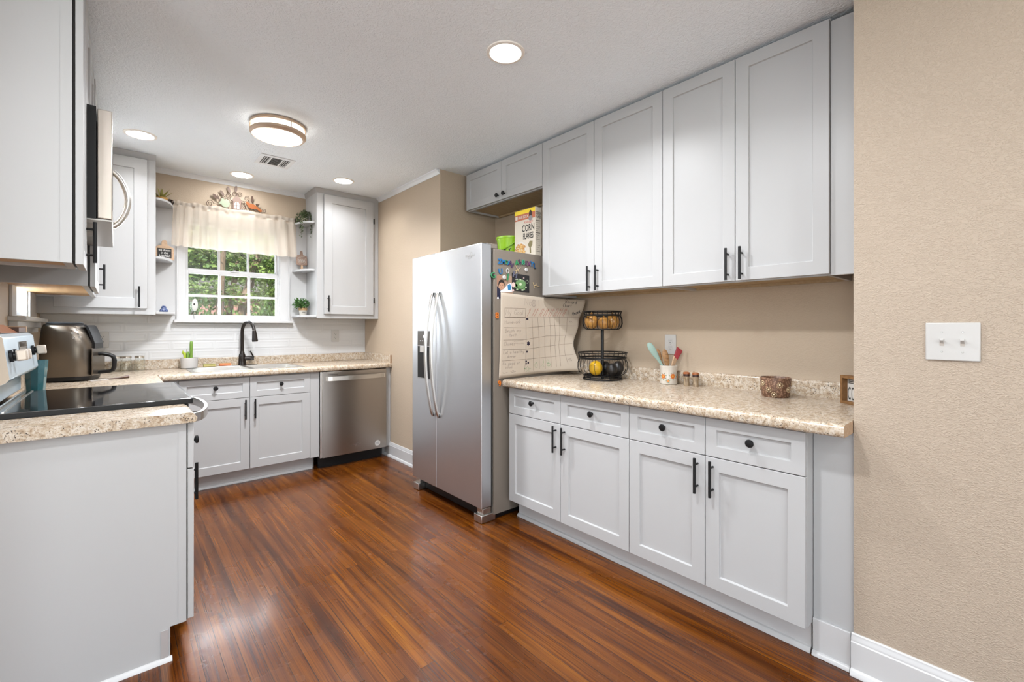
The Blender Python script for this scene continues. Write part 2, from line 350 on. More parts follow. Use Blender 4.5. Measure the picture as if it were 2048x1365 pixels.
struct('trim_1', crown_y(MB(), WX, 3.17, 4.30), M['crown'])
struct('trim_2', crown_x(MB(), 4.65, .235, 1.392), M['crown'])
# toe kick shoes and the white panels behind the corner shelves
struct('trim_3', MB().box(1.99,.552,0,2.01,2.212,.112).prism([(1.99,.552,0),(1.972,.552,0),(1.973,.552,.008),(1.981,.552,.017),(1.99,.552,.019)], (0,1.66,0)), M['trimwhite'])
struct('trim_4', MB().box(.24,4.15,0,1.29,4.165,.112).prism([(.24,4.15,0),(.24,4.132,0),(.24,4.133,.008),(.24,4.141,.017),(.24,4.15,.019)], (1.05,0,0)), M['trimwhite'])
struct('trim_5', MB().box(.222,4.636,1.335,.366,4.65,2.235), M['trimwhite'])
struct('trim_6', MB().box(1.245,4.636,1.335,1.388,4.65,2.235), M['trimwhite'])
# bevelled white wall tile
tb = MB(); th = .0735
for r_ in range(5):
    z0 = .9725+r_*th; x = -.41-(.15 if r_ % 2 else 0)
    while x < WX:
        a, b = max(x+.001, -.409), min(x+.299, WX-.001)
        if b-a > .02:
            z1 = z0+th-.002; zt = min(z1, 1.345)
            if zt-z0 > .03:
                e, f, y = .010, .016, 4.645
                ring = lambda i, yy: [(a+i,yy,z0+i),(b-i,yy,z0+i),(b-i,yy,zt-i),(a+i,yy,zt-i)]
                if b-a > 2*f+.01:
                    vs = ring(0,4.65)+ring(0,y)+ring(e,y-.0010)+ring(f,y-.0010)+ring(f+.004,y-.0004)
                    fs = [(4*k+i, 4*k+(i+1)%4, 4*(k+1)+(i+1)%4, 4*(k+1)+i) for k in range(4) for i in range(4)]+[(16,17,18,19)]
                    tb.add(vs, fs)
                else: tb.box(a,y-.002,z0,b,4.65,zt)
        x += .3
tile = mat('white_tile', (.57,.57,.57), .28)
struct('wall_tile_backsplash', tb, tile, smooth=False)
struct('wall_tile_grout', MB().box(-.41,4.6465,.97,WX,4.65,1.34), mat('grout', (.62,.62,.62), .8))

# ---------------------------------------------------------------- window over the sink
wd = thing('window_1', 'white double hung window with six over six panes above the sink', None, (.79,4.65,1.27), kind='structure')
X0, X1, Z0, Z1 = .425, 1.16, 1.297, 2.16
MB().box(.366,4.632,Z0,X0+.004,4.65,Z1+.06).box(X1-.004,4.632,Z0,1.245,4.65,Z1+.06).box(.366,4.632,Z1-.004,1.245,4.65,Z1+.06)\
  .box(.372,4.626,Z0,.384,4.634,Z1+.05).box(1.227,4.626,Z0,1.239,4.634,Z1+.05).build('window_frame', M['trimwhite'], wd, bevel=.002)
MB().box(X0,4.65,Z0,X0+.012,4.78,Z1).box(X1-.012,4.65,Z0,X1,4.78,Z1).box(X0,4.65,Z1-.012,X1,4.78,Z1).box(X0,4.65,Z0-.0,X1,4.78,Z0+.01).build('jamb', M['trimwhite'], wd)
MB().box(.352,4.585,1.272,1.258,4.66,1.297).box(.372,4.63,1.247,1.24,4.65,1.272).build('window_sill', M['trimwhite'], wd, bevel=.004)
def sash(nm, y, z0, z1, bot, top, g0, g1, vx, hz):
    mb = MB(); a, b = X0+.012, X1-.012
    mb.box(a,y,z0,g0,y+.034,z1).box(g1,y,z0,b,y+.034,z1).box(g0,y,z0,g1,y+.034,bot).box(g0,y,top,g1,y+.034,z1)
    for x in vx: mb.box(x-.009,y+.004,bot,x+.009,y+.03,top)
    for z in hz: mb.box(g0,y+.0055,z-.009,g1,y+.0285,z+.009)
    s = mb.build(nm, M['trimwhite'], wd, bevel=.0015)
    MB().box(g0,y+.015,bot,g1,y+.018,top).build('window_pane', M['pane'], s, smooth=False); return s
lo = sash('lower_sash', 4.672, 1.307, 1.722, 1.325, 1.692, .457, 1.134, (.682,.909), (1.507,))
sash('upper_sash', 4.708, 1.715, 2.148, 1.738, 2.115, .457, 1.134, (.682,.909), (1.927,))
MB().box(.765,4.665,1.722,.825,4.70,1.731).cyl((.795,4.68,1.729),(.795,4.68,1.740),.011).build('sash_lock', M['trimwhite'], lo)

# window in the left wall, beside the range
w2 = thing('window_2', 'white window with deep sill in the left wall beside the range', None, (-.41,3.78,1.26), kind='structure')
MB().box(-.41,4.02,1.29,-.396,4.30,2.19).box(-.41,3.40,1.29,-.398,3.53,2.19).box(-.41,3.40,2.14,-.397,4.30,2.2).build('window_frame', M['trimwhite'], w2, bevel=.002)
MB().box(-.53,3.53,1.29,-.41,3.54,2.14).box(-.53,4.01,1.29,-.41,4.02,2.14).box(-.53,3.53,1.29,-.41,4.02,1.30).box(-.53,3.53,2.13,-.41,4.02,2.14).build('jamb', M['trimwhite'], w2)
MB().box(-.50,3.54,1.30,-.47,3.575,2.13).box(-.50,3.975,1.30,-.47,4.01,2.13).box(-.50,3.575,1.30,-.47,3.975,1.345).box(-.50,3.575,2.09,-.47,3.975,2.13).box(-.495,3.575,1.70,-.475,3.975,1.735).build('sash', M['trimwhite'], w2, bevel=.0015)
MB().box(-.487,3.575,1.345,-.484,3.975,2.09).build('window_pane', M['pane'], w2, smooth=False)
MB().box(-.42,3.36,1.266,-.345,4.32,1.29).box(-.41,3.38,1.23,-.375,4.32,1.266).box(-.41,3.38,1.20,-.39,4.32,1.232).build('window_sill', M['trimwhite'], w2, bevel=.004)
# unseen dining windows added behind the camera to bring fill daylight (plain fixed panes)
for nm, x0,x1,y0,y1,z0,z1 in (('added_window_3',-2.6,1.2,-3.56,-3.5,.3,2.3),('added_window_4',-3.46,-3.4,-1.3,.1,.55,2.2)):
    mb = MB(); lx = x1-x0 > y1-y0
    if lx:
        for a, b in ((x0,x0+.06),(x1-.06,x1),((x0+x1)/2-.03,(x0+x1)/2+.03)): mb.box(a,y0,z0,b,y1,z1)
    else:
        for a, b in ((y0,y0+.06),(y1-.06,y1),((y0+y1)/2-.03,(y0+y1)/2+.03)): mb.box(x0,a,z0,x1,b,z1)
    mb.box(x0,y0,z0,x1,y1,z0+.06).box(x0,y0,z1-.06,x1,y1,z1)
    struct(nm, mb, M['trimwhite'])

# ================================================================ cabinet hardware and fronts
def bar_pull(parent, c, N, L=.152, so=.030, r=.006):
    c, N = Vector(c), Vector(N); mb = MB()
    mb.cyl(c+Vector((0,0,-L/2)), c+Vector((0,0,L/2)), r, n=12)
    for z in (-.048,.048): mb.cyl(c+Vector((0,0,z)), c+Vector((0,0,z))-N*so, .0045, n=8)
    return mb.build('handle', M['black'], parent)
def knob(parent, c, N):
    N = Vector(N)
    return MB().lathe(Vector(c), [(.0065,0),(.006,.008),(.006,.013),(.0155,.018),(.0165,.023),(.014,.027),(.005,.0285)], 18, N).build('knob', M['black'], parent)
def shaker(name, parent, o, U, N, w, h, rail=.058, th=.020, rec=.009, mm=None):
    """front panel: o = lower corner on the outer face, U along its width, z up, N outward."""
    o, U, N = Vector(o), Vector(U), Vector(N); Z = Vector((0,0,1))
    q = lambda a, b, d: o+U*a+Z*b-N*d
    ring = lambda i, d: [q(i,i,d), q(w-i,i,d), q(w-i,h-i,d), q(i,h-i,d)]
    vs = ring(0,th)+ring(0,0)+ring(rail,0)+ring(rail+.0025,rec)
    fs = [(0,1,2,3)]+[(4*k+i, 4*k+(i+1)%4, 4*k+4+(i+1)%4, 4*k+4+i) for k in range(3) for i in range(4)]+[(12,13,14,15)]
    return MB().add(vs, fs).build(name, mm or M['white'], parent, bevel=.0014, seg=2)

# ---------------------------------------------------------------- right run: base cabinets
DX, BX = 1.906, 2.555
UR, NR = (0,1,0), (-1,0,0)
def base_cabinet_right(y0, y1, ym, label):
    c = thing('base_cabinet', label, 'cabinet', (BX-.3,(y0+y1)/2,0))
    MB().box(DX+.021,y0+.001,.115,BX,y1-.001,.851).box(2.012,y0+.001,0.0,BX,y1-.001,.115).build('carcass', M['white'], c, bevel=.001)
    for a, b, s in ((y0+.0015,ym-.0015,1),(ym+.0015,y1-.0015,-1)):
        d = shaker('drawer', c, (DX,a,.6825), UR, NR, b-a, .162, .047); knob(d, (DX+.0005,(a+b)/2,.7715), NR)
        d = shaker('door', c, (DX,a,.121), UR, NR, b-a, .558); bar_pull(d, (DX-.030,(b-.032) if s > 0 else (a+.032),.592), NR)
    return c
base_cabinet_right(.547, 1.308, .924, 'white shaker base cabinet beside the filler panel, under the coffee sign end of the counter')
base_cabinet_right(1.308, 2.216, 1.767, 'white shaker base cabinet next to the refrigerator, under the two-tier basket')
fp = thing('cabinet_filler', 'plain white filler panel between the base cabinets and the beige wall', 'cabinet filler', (1.99,.485,0))
MB().box(1.993,.422,0,2.012,.546,.851).build('panel', M['white'], fp)
MB().box(1.982,.428,0,1.993,.546,.135).prism([(1.982,.428,0),(1.966,.428,0),(1.967,.428,.008),(1.974,.428,.016),(1.982,.428,.019)], (0,.118,0)).build('base_strip', M['trimwhite'], fp, bevel=.002)
# countertop with rolled front edge
def rolled(xf, xb, y0, y1, zt, t=.045, sgn=1):
    """profile in x (front edge xf, back xb), extruded along y"""
    r = .019; pr = [(xb,zt-t),(xf+.012*sgn,zt-t)]
    for k in range(0, 4): a = R(-90-30*k); pr.append((xf+sgn*(.010+.010*math.cos(a)) , zt-t+.012+.012*math.sin(a)))
    pr.append((xf,zt-r))
    for k in range(1, 7): a = R(180-15*k); pr.append((xf+sgn*(r+r*math.cos(a)), zt-r+r*math.sin(a)))
    pr.append((xb,zt))
    return [(p,y0,q) for p,q in pr]
ct = thing('countertop', 'speckled granite-look countertop over the right hand base cabinets', 'countertop', (2.2,1.3,.852))
MB().prism(rolled(1.868,2.559,.4225,2.236,CT), (0,2.236-.4225,0)).build('slab', M['granite'], ct)
MB().prism([(2.559,.4225,CT),(2.538,.4225,CT),(2.538,.4225,CT+.066),(2.541,.4225,CT+.073),(2.546,.4225,CT+.077),(2.559,.4225,CT+.077)], (0,1.81,0)).build('backsplash', M['granite'], ct)
e = [(p,.4215,q) for p,_,q in rolled(1.8695,1.984,0,0,CT-.001,.043)]
tag(MB().prism(e, (0,.0008,0)).build('edge_band', M['board'], ct), 'raw brown cut end')

# ---------------------------------------------------------------- right run: wall cabinets
UX = 2.20
def wall_cabinet_right(y0, y1, ym, label, z0=1.452, z1=2.498, knobs=False, under='ply_tan'):
    c = thing('wall_cabinet', label, 'cabinet', (2.4,(y0+y1)/2,z0))
    MB().box(UX+.021,y0+.001,z0+.012,BX,y1-.001,2.508).box(UX+.021,y0+.001,z0-.006,UX+.042,y1-.001,z0+.012)\
      .box(UX+.042,y0+.001,z0-.006,BX,y0+.016,z0+.012).box(UX+.042,y1-.016,z0-.006,BX,y1-.001,z0+.012).build('carcass', M['white'], c)
    b = MB().box(UX+.042,y0+.016,z0+.008,BX-.001,y1-.016,z0+.0125).box(BX-.018,y0+.016,z0-.006,BX-.001,y1-.016,z0+.012).build('bottom_panel', M[under], c)
    tag(b, 'unpainted tan wood underside')
    for a, d_, s in ((y0+.0015,ym-.0015,1),(ym+.0015,y1-.0015,-1)):
        d = shaker('door', c, (UX,a,z0), UR, NR, d_-a, z1-z0, .058 if not knobs else .052)
        if knobs: knob(d, (UX+.0005,(d_-.037) if s > 0 else (a+.037),z0+.036), NR)
        else: bar_pull(d, (UX-.030,(d_-.030) if s > 0 else (a+.030),z0+.079), NR)
wall_cabinet_right(.546, 1.300, .922, 'tall white wall cabinet nearest the beige wall, above the candle holder')
wall_cabinet_right(1.300, 2.208, 1.761, 'tall white wall cabinet beside the cereal box, above the two-tier basket')
wall_cabinet_right(2.210, 3.105, 2.645, 'short white cabinet with two round knobs above the refrigerator', 2.205, 2.498, True)
tag(MB().box(2.215,.4215,1.446,2.235,.5455,2.492).build('filler_strip', M['white'], bevel=.001, at=(2.225,.48,1.446)), 'tall plain white filler strip beside the upper cabinets at the beige wall', 'filler strip')

# ---------------------------------------------------------------- back run: base cabinet, dishwasher, counter
BY = 4.05; UB, NB = (1,0,0), (0,-1,0)
c = thing('base_cabinet', 'white shaker sink cabinet with two false drawers under the kitchen window', 'cabinet', (.79,4.3,0))
MB().box(.24,BY+.021,.115,1.32,BY+.04,.851).box(.24,BY+.04,.115,.26,4.64,.851).box(1.30,BY+.04,.115,1.32,4.64,.851).box(.26,BY+.04,.115,1.30,4.64,.135).box(.25,4.167,0,1.31,4.64,.115).build('carcass', M['white'], c)
for a, b, s in ((.3395,.7905,1),(.7935,1.245,-1)):
    d = shaker('drawer', c, (a,BY,.6825), UB, NB, b-a, .160, .047); knob(d, ((a+b)/2-.003,BY+.0005,.7725), NB)
    d = shaker('door', c, (a,BY,.121), UB, NB, b-a, .558, .062); bar_pull(d, ((b-.031) if s > 0 else (a+.032),BY-.030,.592), NB)
MB().box(1.2475,BY+.004,.115,1.322,BY+.03,.851).build('face_strip', M['white'], c, bevel=.001)
tag(MB().box(1.938,BY+.006,.10,WX-.001,4.64,.851).box(1.945,4.15,0,WX-.001,4.64,.10).build('end_panel', M['white'], bevel=.001, at=(1.96,4.1,0)), 'narrow white end panel between dishwasher and wall', 'end panel')
dw = thing('dishwasher', 'stainless steel dishwasher with pocket bar handle and black toe kick', 'dishwasher', (1.63,4.3,0))
MB().box(1.332,4.075,.11,1.930,4.63,.845).build('tub', M['blackplastic'], dw)
MB().box(1.330,4.10,.0,1.905,4.13,.115).build('toe_kick', M['blackplastic'], dw)
dd = MB().box(1.343,4.028,.100,1.931,4.074,.846).build('door', M['steel2'], dw, bevel=.003)
tag(MB().box(1.326,4.045,.10,1.3425,4.075,.846).build('door_edge', M['handle_steel'], dd), 'shiny steel door edge')
hb = MB(); hp = []
for k in range(13):
    t = k/12; hp.append((1.372+t*.535, 4.028-.018-.030*math.sin(math.pi*t)**.6, .786))
for k in range(12):
    (xa,ya,z), (xb,yb,_) = hp[k], hp[k+1]
    hb.add([(xa,ya,z-.019),(xb,yb,z-.019),(xb,yb,z+.019),(xa,ya,z+.019),(xa,ya+.012,z-.019),(xb,yb+.012,z-.019),(xb,yb+.012,z+.019),(xa,ya+.012,z+.019)], [(0,1,2,3),(7,6,5,4),(3,2,6,7),(1,0,4,5)])
hb.box(1.370,4.005,.768,1.384,4.03,.804).box(1.895,4.005,.768,1.909,4.03,.804)
hb.build('handle', M['handle_steel'], dd)
MB().box(1.385,4.0275,.8185,1.475,4.0285,.822).build('vent_slot', M['blackplastic'], dd)

def text_mesh(mb, s, o, U, V, size, align='CENTER', lift=.0006, shear=0.0, bold=0.0, sx=1.0):
    """flat lettering laid on a plane: o = anchor, U reading direction, V up"""
    fc = bpy.data.curves.new('t', 'FONT'); fc.body = s; fc.size = size; fc.align_x = align; fc.shear = shear; fc.offset = bold; fc.resolution_u = 3
    fo = bpy.data.objects.new('t', fc); COL.objects.link(fo)
    bpy.context.view_layer.update(); me = bpy.data.meshes.new_from_object(fo.evaluated_get(bpy.context.evaluated_depsgraph_get()))
    U, V, o = Vector(U), Vector(V), Vector(o); n = U.cross(V)
    mb.add([o+U*(p.co.x*sx)+V*p.co.y+n*lift for p in me.vertices], [list(f.vertices) for f in me.polygons])
    bpy.data.objects.remove(fo); bpy.data.curves.remove(fc); bpy.data.meshes.remove(me); return mb
def swirl(mb, o, U, V, w, nrm, lift=.0008):
    U, V, o = Vector(U), Vector(V), Vector(o); pts = []
    for k in range(21):
        a = R(-60+300*k/20); pts.append(o+U*(w*.5*math.cos(a)*.42)+V*(w*.30*math.sin(a))+U*(.12*w*math.sin(a)))
    return mb.ribbon(pts, w*.035, nrm, lift)
lg = MB(); text_mesh(lg, 'Whirlpool', (1.63,4.0274,.168), (1,0,0), (0,0,1), .022, shear=.2); swirl(lg, (1.645,4.0274,.174), (1,0,0), (0,0,1), .07, (0,-1,0))
tag(lg.build('logo', flat('logo_silver', (.75,.74,.72), .25, metal=1.0), dd, smooth=False, recalc=False), 'small silver script logo')
st = MB().lathe((1.842,4.0278,.152), [(.026,0),(.026,.0006)], 28, (0,-1,0)).build('sticker', flat('sticker_white', (0.518,0.504,0.483)), dd)
sk = MB()
for w_, z_ in ((.026,.160),(.036,.152),(.026,.144)): sk.box(1.842-w_/2,4.0268,z_-.0018,1.842+w_/2,4.0271,z_+.0018)
sk.build('print', flat('print_grey', (.25,.25,.26)), st, smooth=False)

# L-shaped counter under the window, with the sink cut out
SX0, SX1, SY0, SY1 = .435, 1.195, 4.095, 4.545
ct = thing('countertop', 'speckled granite-look L-shaped countertop holding the sink under the window', 'countertop', (.8,4.35,.852))
def rolled_b(yf, yb, x0, zt): return [(x0, yf+(p-1.0), q) for p, _, q in rolled(1.0, 1.0+yb-yf, 0, 0, zt)]
sl = MB()
sl.prism(rolled_b(4.016,SY0,.225,CT), (WX-.002-.225,0,0))
sl.box(-.409,SY0,CT-.045,SX0,4.649,CT).box(SX1,SY0,CT-.045,WX-.002,4.649,CT).box(SX0,SY1,CT-.045,SX1,4.649,CT)
sl.box(-.409,3.100,CT-.045,.206,4.016,CT).prism([(.206,3.100,CT-.045),(.218,3.100,CT-.045),(.225,3.100,CT-.036),(.225,3.100,CT-.019),(.221,3.100,CT-.007),(.212,3.100,CT-.001),(.206,3.100,CT)], (0,.916,0)).box(-.409,4.016,CT-.045,.226,SY0,CT)
sl.build('slab', M['granite'], ct)
MB().box(-.409,4.628,CT,WX-.002,4.649,CT+.075).box(1.964,4.022,CT-.043,WX-.002,4.628,CT+.075).box(-.409,3.104,CT,-.39,4.628,CT+.075).build('backsplash', M['granite'], ct, bevel=.003)
tag(MB().box(1.9645,4.0205,CT-.042,WX-.0025,4.0215,CT+.073).build('edge_band', M['board'], ct), 'brown cut end of the side splash')
MB().box(-.409,3.100,.10,.195,4.07,.85).box(-.409,4.0,.0,.15,4.07,.1).build('corner_carcass', M['white'], ct)

# sink: steel drop-in double bowl
sk = thing('sink', 'stainless steel double bowl sink set in the counter under the window', 'sink', (.81,4.32,CT))
mb = MB(); a0,a1,b0,b1 = SX0-.018,SX1+.018,SY0-.018,SY1+.05; xm = .83; zt = CT+.004
mb.box(a0,b0,CT+.0005,a1,SY0+.012,zt).box(a0,SY1-.012,CT+.0005,a1,b1,zt).box(a0,SY0+.012,CT+.0005,SX0+.012,SY1-.012,zt).box(SX1-.012,SY0+.012,CT+.0005,a1,SY1-.012,zt).box(xm-.018,SY0+.012,CT+.0005,xm+.018,SY1-.012,zt)
mb.build('rim', M['handle_steel'], sk, bevel=.0015)
for xa, xb in ((SX0+.012,xm-.018),(xm+.018,SX1-.012)):
    ya, yb = SY0+.012, SY1-.012
    MB().add([(xa,ya,CT+.001),(xb,ya,CT+.001),(xb,yb,CT+.001),(xa,yb,CT+.001),(xa+.02,ya+.02,CT-.17),(xb-.02,ya+.02,CT-.17),(xb-.02,yb-.02,CT-.17),(xa+.02,yb-.02,CT-.17)],
        [(0,1,5,4),(1,2,6,5),(2,3,7,6),(3,0,4,7),(4,5,6,7)]).build('bowl', M['handle_steel'], sk, smooth=False)
fa = thing('faucet', 'dark bronze gooseneck pull-down faucet behind the sink', 'faucet', (.833,4.565,CT+.005))
fx, fy = .833, 4.565
MB().lathe((fx,fy,CT+.004), [(.032,0),(.032,.004),(.030,.008),(.027,.06),(.026,.085),(.020,.105),(.0145,.125)], 20).build('body', M['bronze'], fa)
pts = [(fx,fy,CT+.11),(fx,fy,CT+.20),(fx,fy,CT+.29)]
for k in range(1, 15):
    a = math.pi*k/14*.93; pts.append((fx+.056*(1-math.cos(a))/2, fy-.095*(1-math.cos(a)), CT+.29+.095*math.sin(a)))
MB().tube(pts, .0135, 12, up=(1,0,0)).build('spout', M['bronze'], fa)
ex, ey, ez = pts[-1]
tag(MB().lathe((ex,ey,ez+.004), [(.0145,0),(.0145,-.006)], 14, (.03,-.12,1)).build('collar', M['handle_steel'], fa), 'thin bright ring')
MB().lathe((ex,ey-.001,ez-.002), [(.0145,0),(.017,-.02),(.023,-.085),(.022,-.095)], 16, (-.05,.10,1)).build('spray_head', M['bronze'], fa)
hd = MB().cyl((fx+.02,fy-.004,CT+.062),(fx+.088,fy-.018,CT+.064),.019,.017).build('valve', M['bronze'], fa)
MB().tube([(fx+.085,fy-.018,CT+.07),(fx+.080,fy-.020,CT+.085),(fx+.062,fy-.03,CT+.118),(fx+.056,fy-.032,CT+.126)], [.008,.006,.006,.007], 8).build('lever', M['bronze'], hd)
tag(MB().lathe((fx+.02,fy,CT+.0042), [(.10,0),(.10,.002)], 24, sx=1.0, sy=.28).build('deck_plate', M['bronze'], fa), 'flat dark deck plate')

# ---------------------------------------------------------------- back run: wall cabinets and corner shelves
def crown_cap(parent, x0, x1, y0, y1, left):
    mb = MB(); p = .022
    mb.add([(x0,y0,2.478),(x1,y0,2.478),(x1+.0,y0-p,CEIL-.002),(x0-(p if left else 0),y0-p,CEIL-.002),(x0,y1,2.478),(x0-(p if left else 0),y1,CEIL-.002),(x1,y1,2.478),(x1,y1,CEIL-.002)],
           [(0,1,2,3),(4,0,3,5),(1,6,7,2),(6,4,5,7),(0,4,6,1),(3,2,7,5)])
    return mb.build('crown', M['white'], parent, smooth=False)
c = thing('wall_cabinet', 'white wall cabinet in the back right corner with black hinges', 'cabinet', (1.7,4.5,1.32))
MB().box(1.388,4.322,1.318,WX-.001,4.649,2.48).build('carcass', M['white'], c, bevel=.001); crown_cap(c, 1.388, WX-.001, 4.322, 4.649, True)
d = shaker('door', c, (1.448,4.300,1.358), UB, NB, .475, 1.110, .075); bar_pull(d, (1.480,4.270,1.454), NB)
for z in (1.50, 2.29): MB().cyl((1.930,4.308,z-.022),(1.930,4.308,z+.022),.006,n=8).box(1.925,4.312,z-.026,1.942,4.3215,z+.026).build('hinge', M['black'], d)
c = thing('wall_cabinet', 'white wall cabinet in the back left corner beside the plant shelves', 'cabinet', (-.1,4.5,1.33))
MB().box(-.409,4.322,1.328,.222,4.649,2.48).build('carcass', M['white'], c, bevel=.001); crown_cap(c, -.409, .222, 4.322, 4.649, False)
d = shaker('door', c, (-.318,4.300,1.372), UB, NB, .490, 1.098, .075); bar_pull(d, (.124,4.270,1.457), NB)
MB().cyl((-.325,4.308,1.49),(-.325,4.308,1.54),.008,n=8).build('hinge', M['black'], d)
def corner_shelf(cx, sgn, z, label, rx=.125, ry=.27, straight=False):
    poly = [(cx,4.636,z)]
    if straight: poly += [(cx+sgn*rx,4.636,z),(cx+sgn*rx,4.44,z),(cx+sgn*.02,4.335,z),(cx,4.33,z)]
    else: poly += [(cx+sgn*rx*math.cos(R(9*k)), 4.636-ry*math.sin(R(9*k)), z) for k in range(11)]
    return tag(MB().prism(poly, (0,0,-.019)).build('corner_shelf', M['white'], bevel=.003, at=(cx+sgn*.06,4.55,z)), label, 'shelf')
SL, SR = .2225, 1.3875
LZ = [2.222, 1.774, 1.352]; RZ = [2.218, 1.776, 1.345]
corner_shelf(SL, 1, LZ[0], 'rounded white corner shelf left of the window, holding the spiky plant')
corner_shelf(SL, 1, LZ[1], 'rounded white corner shelf left of the window, holding the chalkboard sign')
corner_shelf(SL, 1, LZ[2], 'white corner shelf left of the window, holding the blue figurine', straight=True)
corner_shelf(SR, -1, RZ[0], 'rounded white corner shelf right of the window, holding the trailing plant')
corner_shelf(SR, -1, RZ[1], 'rounded white corner shelf right of the window, holding the wooden paddle sign')
corner_shelf(SR, -1, RZ[2], 'white corner shelf right of the window, holding the potted green plant', straight=True)

# ---------------------------------------------------------------- left run
LXF = .203; NL, UL = (1,0,0), (0,-1,0)
c = thing('base_cabinet', 'white base cabinet with plain end panel nearest the camera, left of the range', 'cabinet', (-.1,2.25,0))
MB().prism([(-.409,2.10,0),(.150,2.10,0),(.150,2.10,.122),(.196,2.10,.122),(.196,2.10,.873),(-.409,2.10,.873)], (0,.230,0)).build('carcass', M['white'], c)
MB().box(.174,2.0985,.124,.199,2.115,.872).build('face_frame', M['white'], c)
MB().box(.1965,2.104,.125,.2025,2.328,.87).build('door_gap_shade', M['darkgap'], c)  # dark fill stands in for the shade between frame and door
d = shaker('drawer', c, (.223,2.328,.698), UL, NL, .224, .170, .045); knob(d, (.2225,2.216,.78), NL)
d = shaker('door', c, (.223,2.328,.127), UL, NL, .224, .566); bar_pull(d, (.252,2.290,.592), NL)
MB().box(.122,2.0965,.004,.144,2.1005,.115).build('corner_bracket', flat('bracket_grey', (.62,.62,.62), .3, metal=.6), c)
MB().prism([(-.409,2.10,0),(-.409,2.086,0),(-.409,2.088,.008),(-.409,2.094,.014),(-.409,2.10,.015)], (.565,0,0)).build('shoe_strip', M['trimwhite'], c)
ct = thing('countertop', 'short granite-look countertop piece nearest the camera, left of the range', 'countertop', (-.1,2.25,.875))
MB().prism([(-.409,2.076,.874),(.222,2.076,.874),(.229,2.076,.880),(.231,2.076,.892),(.222,2.076,.905),(.210,2.076,.912),(-.409,2.076,.912)], (0,.252,0)).build('slab', M['granite'], ct)
MB().box(-.409,2.078,.912,-.39,2.328,.99).build('backsplash', M['granite'], ct, bevel=.003)

# range
rg = thing('range', 'freestanding stainless electric range with black glass cooktop', 'range', (-.1,2.7,0))
MB().box(-.40,2.338,.03,.205,3.090,.905).build('body', M['blackplastic'], rg)
ck = MB().box(-.335,2.333,.916,.238,3.095,.9335).build('cooktop', M['blackglass'], rg, bevel=.002)
MB().box(-.335,2.3325,.9125,.2395,2.3345,.931).box(.238,2.3325,.9115,.244,3.0955,.932).box(-.335,3.0935,.9125,.2395,3.0955,.931).build('cooktop_trim', M['blackplastic'], ck)
tag(MB().box(-.30,2.343,.9335,-.294,3.083,.9365).box(-.325,2.343,.9335,-.318,3.083,.940).build('rear_ledge', M['handle_steel'], ck), 'bright metal lines along the back of the glass')
od = MB().box(.206,2.343,.225,.236,3.085,.845).build('oven_door', M['steel'], rg, bevel=.003)
MB().box(.2362,2.43,.36,.2375,2.99,.70).build('window', M['blackglass'], od)
MB().box(.206,2.343,.05,.234,3.085,.215).build('drawer', M['steel'], rg, bevel=.003)
MB().box(.206,2.343,.852,.230,3.085,.908).build('front_rail', M['blackplastic'], rg)
hb = MB(); n = 20; hp = []
for k in range(n+1):
    t = k/n; hp.append((.248+.088*math.sin(math.pi*t)**.55, 2.365+t*.70))
for k in range(n):
    (xa,ya),(xb,yb) = hp[k],hp[k+1]
    hb.add([(xa,ya,.824),(xb,yb,.824),(xb,yb,.862),(xa,ya,.862),(xa-.013,ya,.824),(xb-.013,yb,.824),(xb-.013,yb,.862),(xa-.013,ya,.862)], [(0,1,2,3),(7,6,5,4),(3,2,6,7),(1,0,4,5)])
hb.box(.234,2.361,.824,.252,2.377,.862).box(.234,3.053,.824,.252,3.069,.862).build('handle', M['handle_steel'], od)
PX0, PX1, PZ0, PZ1 = -.296, -.279, 1.207, 1.036
pan = lambda y, e=0.0: [(-.405+e,y,.945+e),(-.402+e,y,PZ0+.001-e),(PX0-.014,y,PZ0-e),(PX0-e*.6,y,PZ0-.012),(PX1-e,y,PZ1+.014),(PX1-.010,y,PZ1+e),(-.335,y,1.012+e),(-.335-e,y,.945+e)]
cp = MB().prism(pan(2.336), (0,.757,0)).build('control_panel', flat('panel_steel_sky', (.50,.58,.64), .30, metal=.55), rg, bevel=.003)  # bluish base colour stands in for sky reflected in the stainless
tag(MB().prism(pan(2.3348,.001), (0,.0012,0)).build('end_cap', flat('cap_warm_light', (.46,.40,.33), .45), cp), 'steel panel end coloured cream as if warmly lit')  # cream colour stands in for warm light on the steel end
pn = Vector((PZ0-PZ1,0,PX1-PX0)).normalized(); t_ = Vector((PX0-PX1,0,PZ0-PZ1)).normalized()
def on_panel(y, s): return Vector((PX0+(PX1-PX0)*s, y, PZ0+(PZ1-PZ0)*s))+pn*.001
for y in (2.405, 2.485, 2.965):
    k_ = MB().lathe(on_panel(y,.46), [(.022,0),(.022,.008),(.015,.010),(.013,.016)], 18, pn).build('knob', M['black'], cp)
    tag(MB().obox(on_panel(y,.46)+pn*.030, pn*.015, Vector((0,.016,0)), t_*.020).build('grip', flat('knob_steel', (.56,.49,.42), .35, metal=.35), k_, bevel=.005, seg=3), 'champagne coloured grip')
MB().obox(on_panel(2.73,.40), pn*.0015, Vector((0,.10,0)), t_*.036).build('display', M['blackglass'], cp)

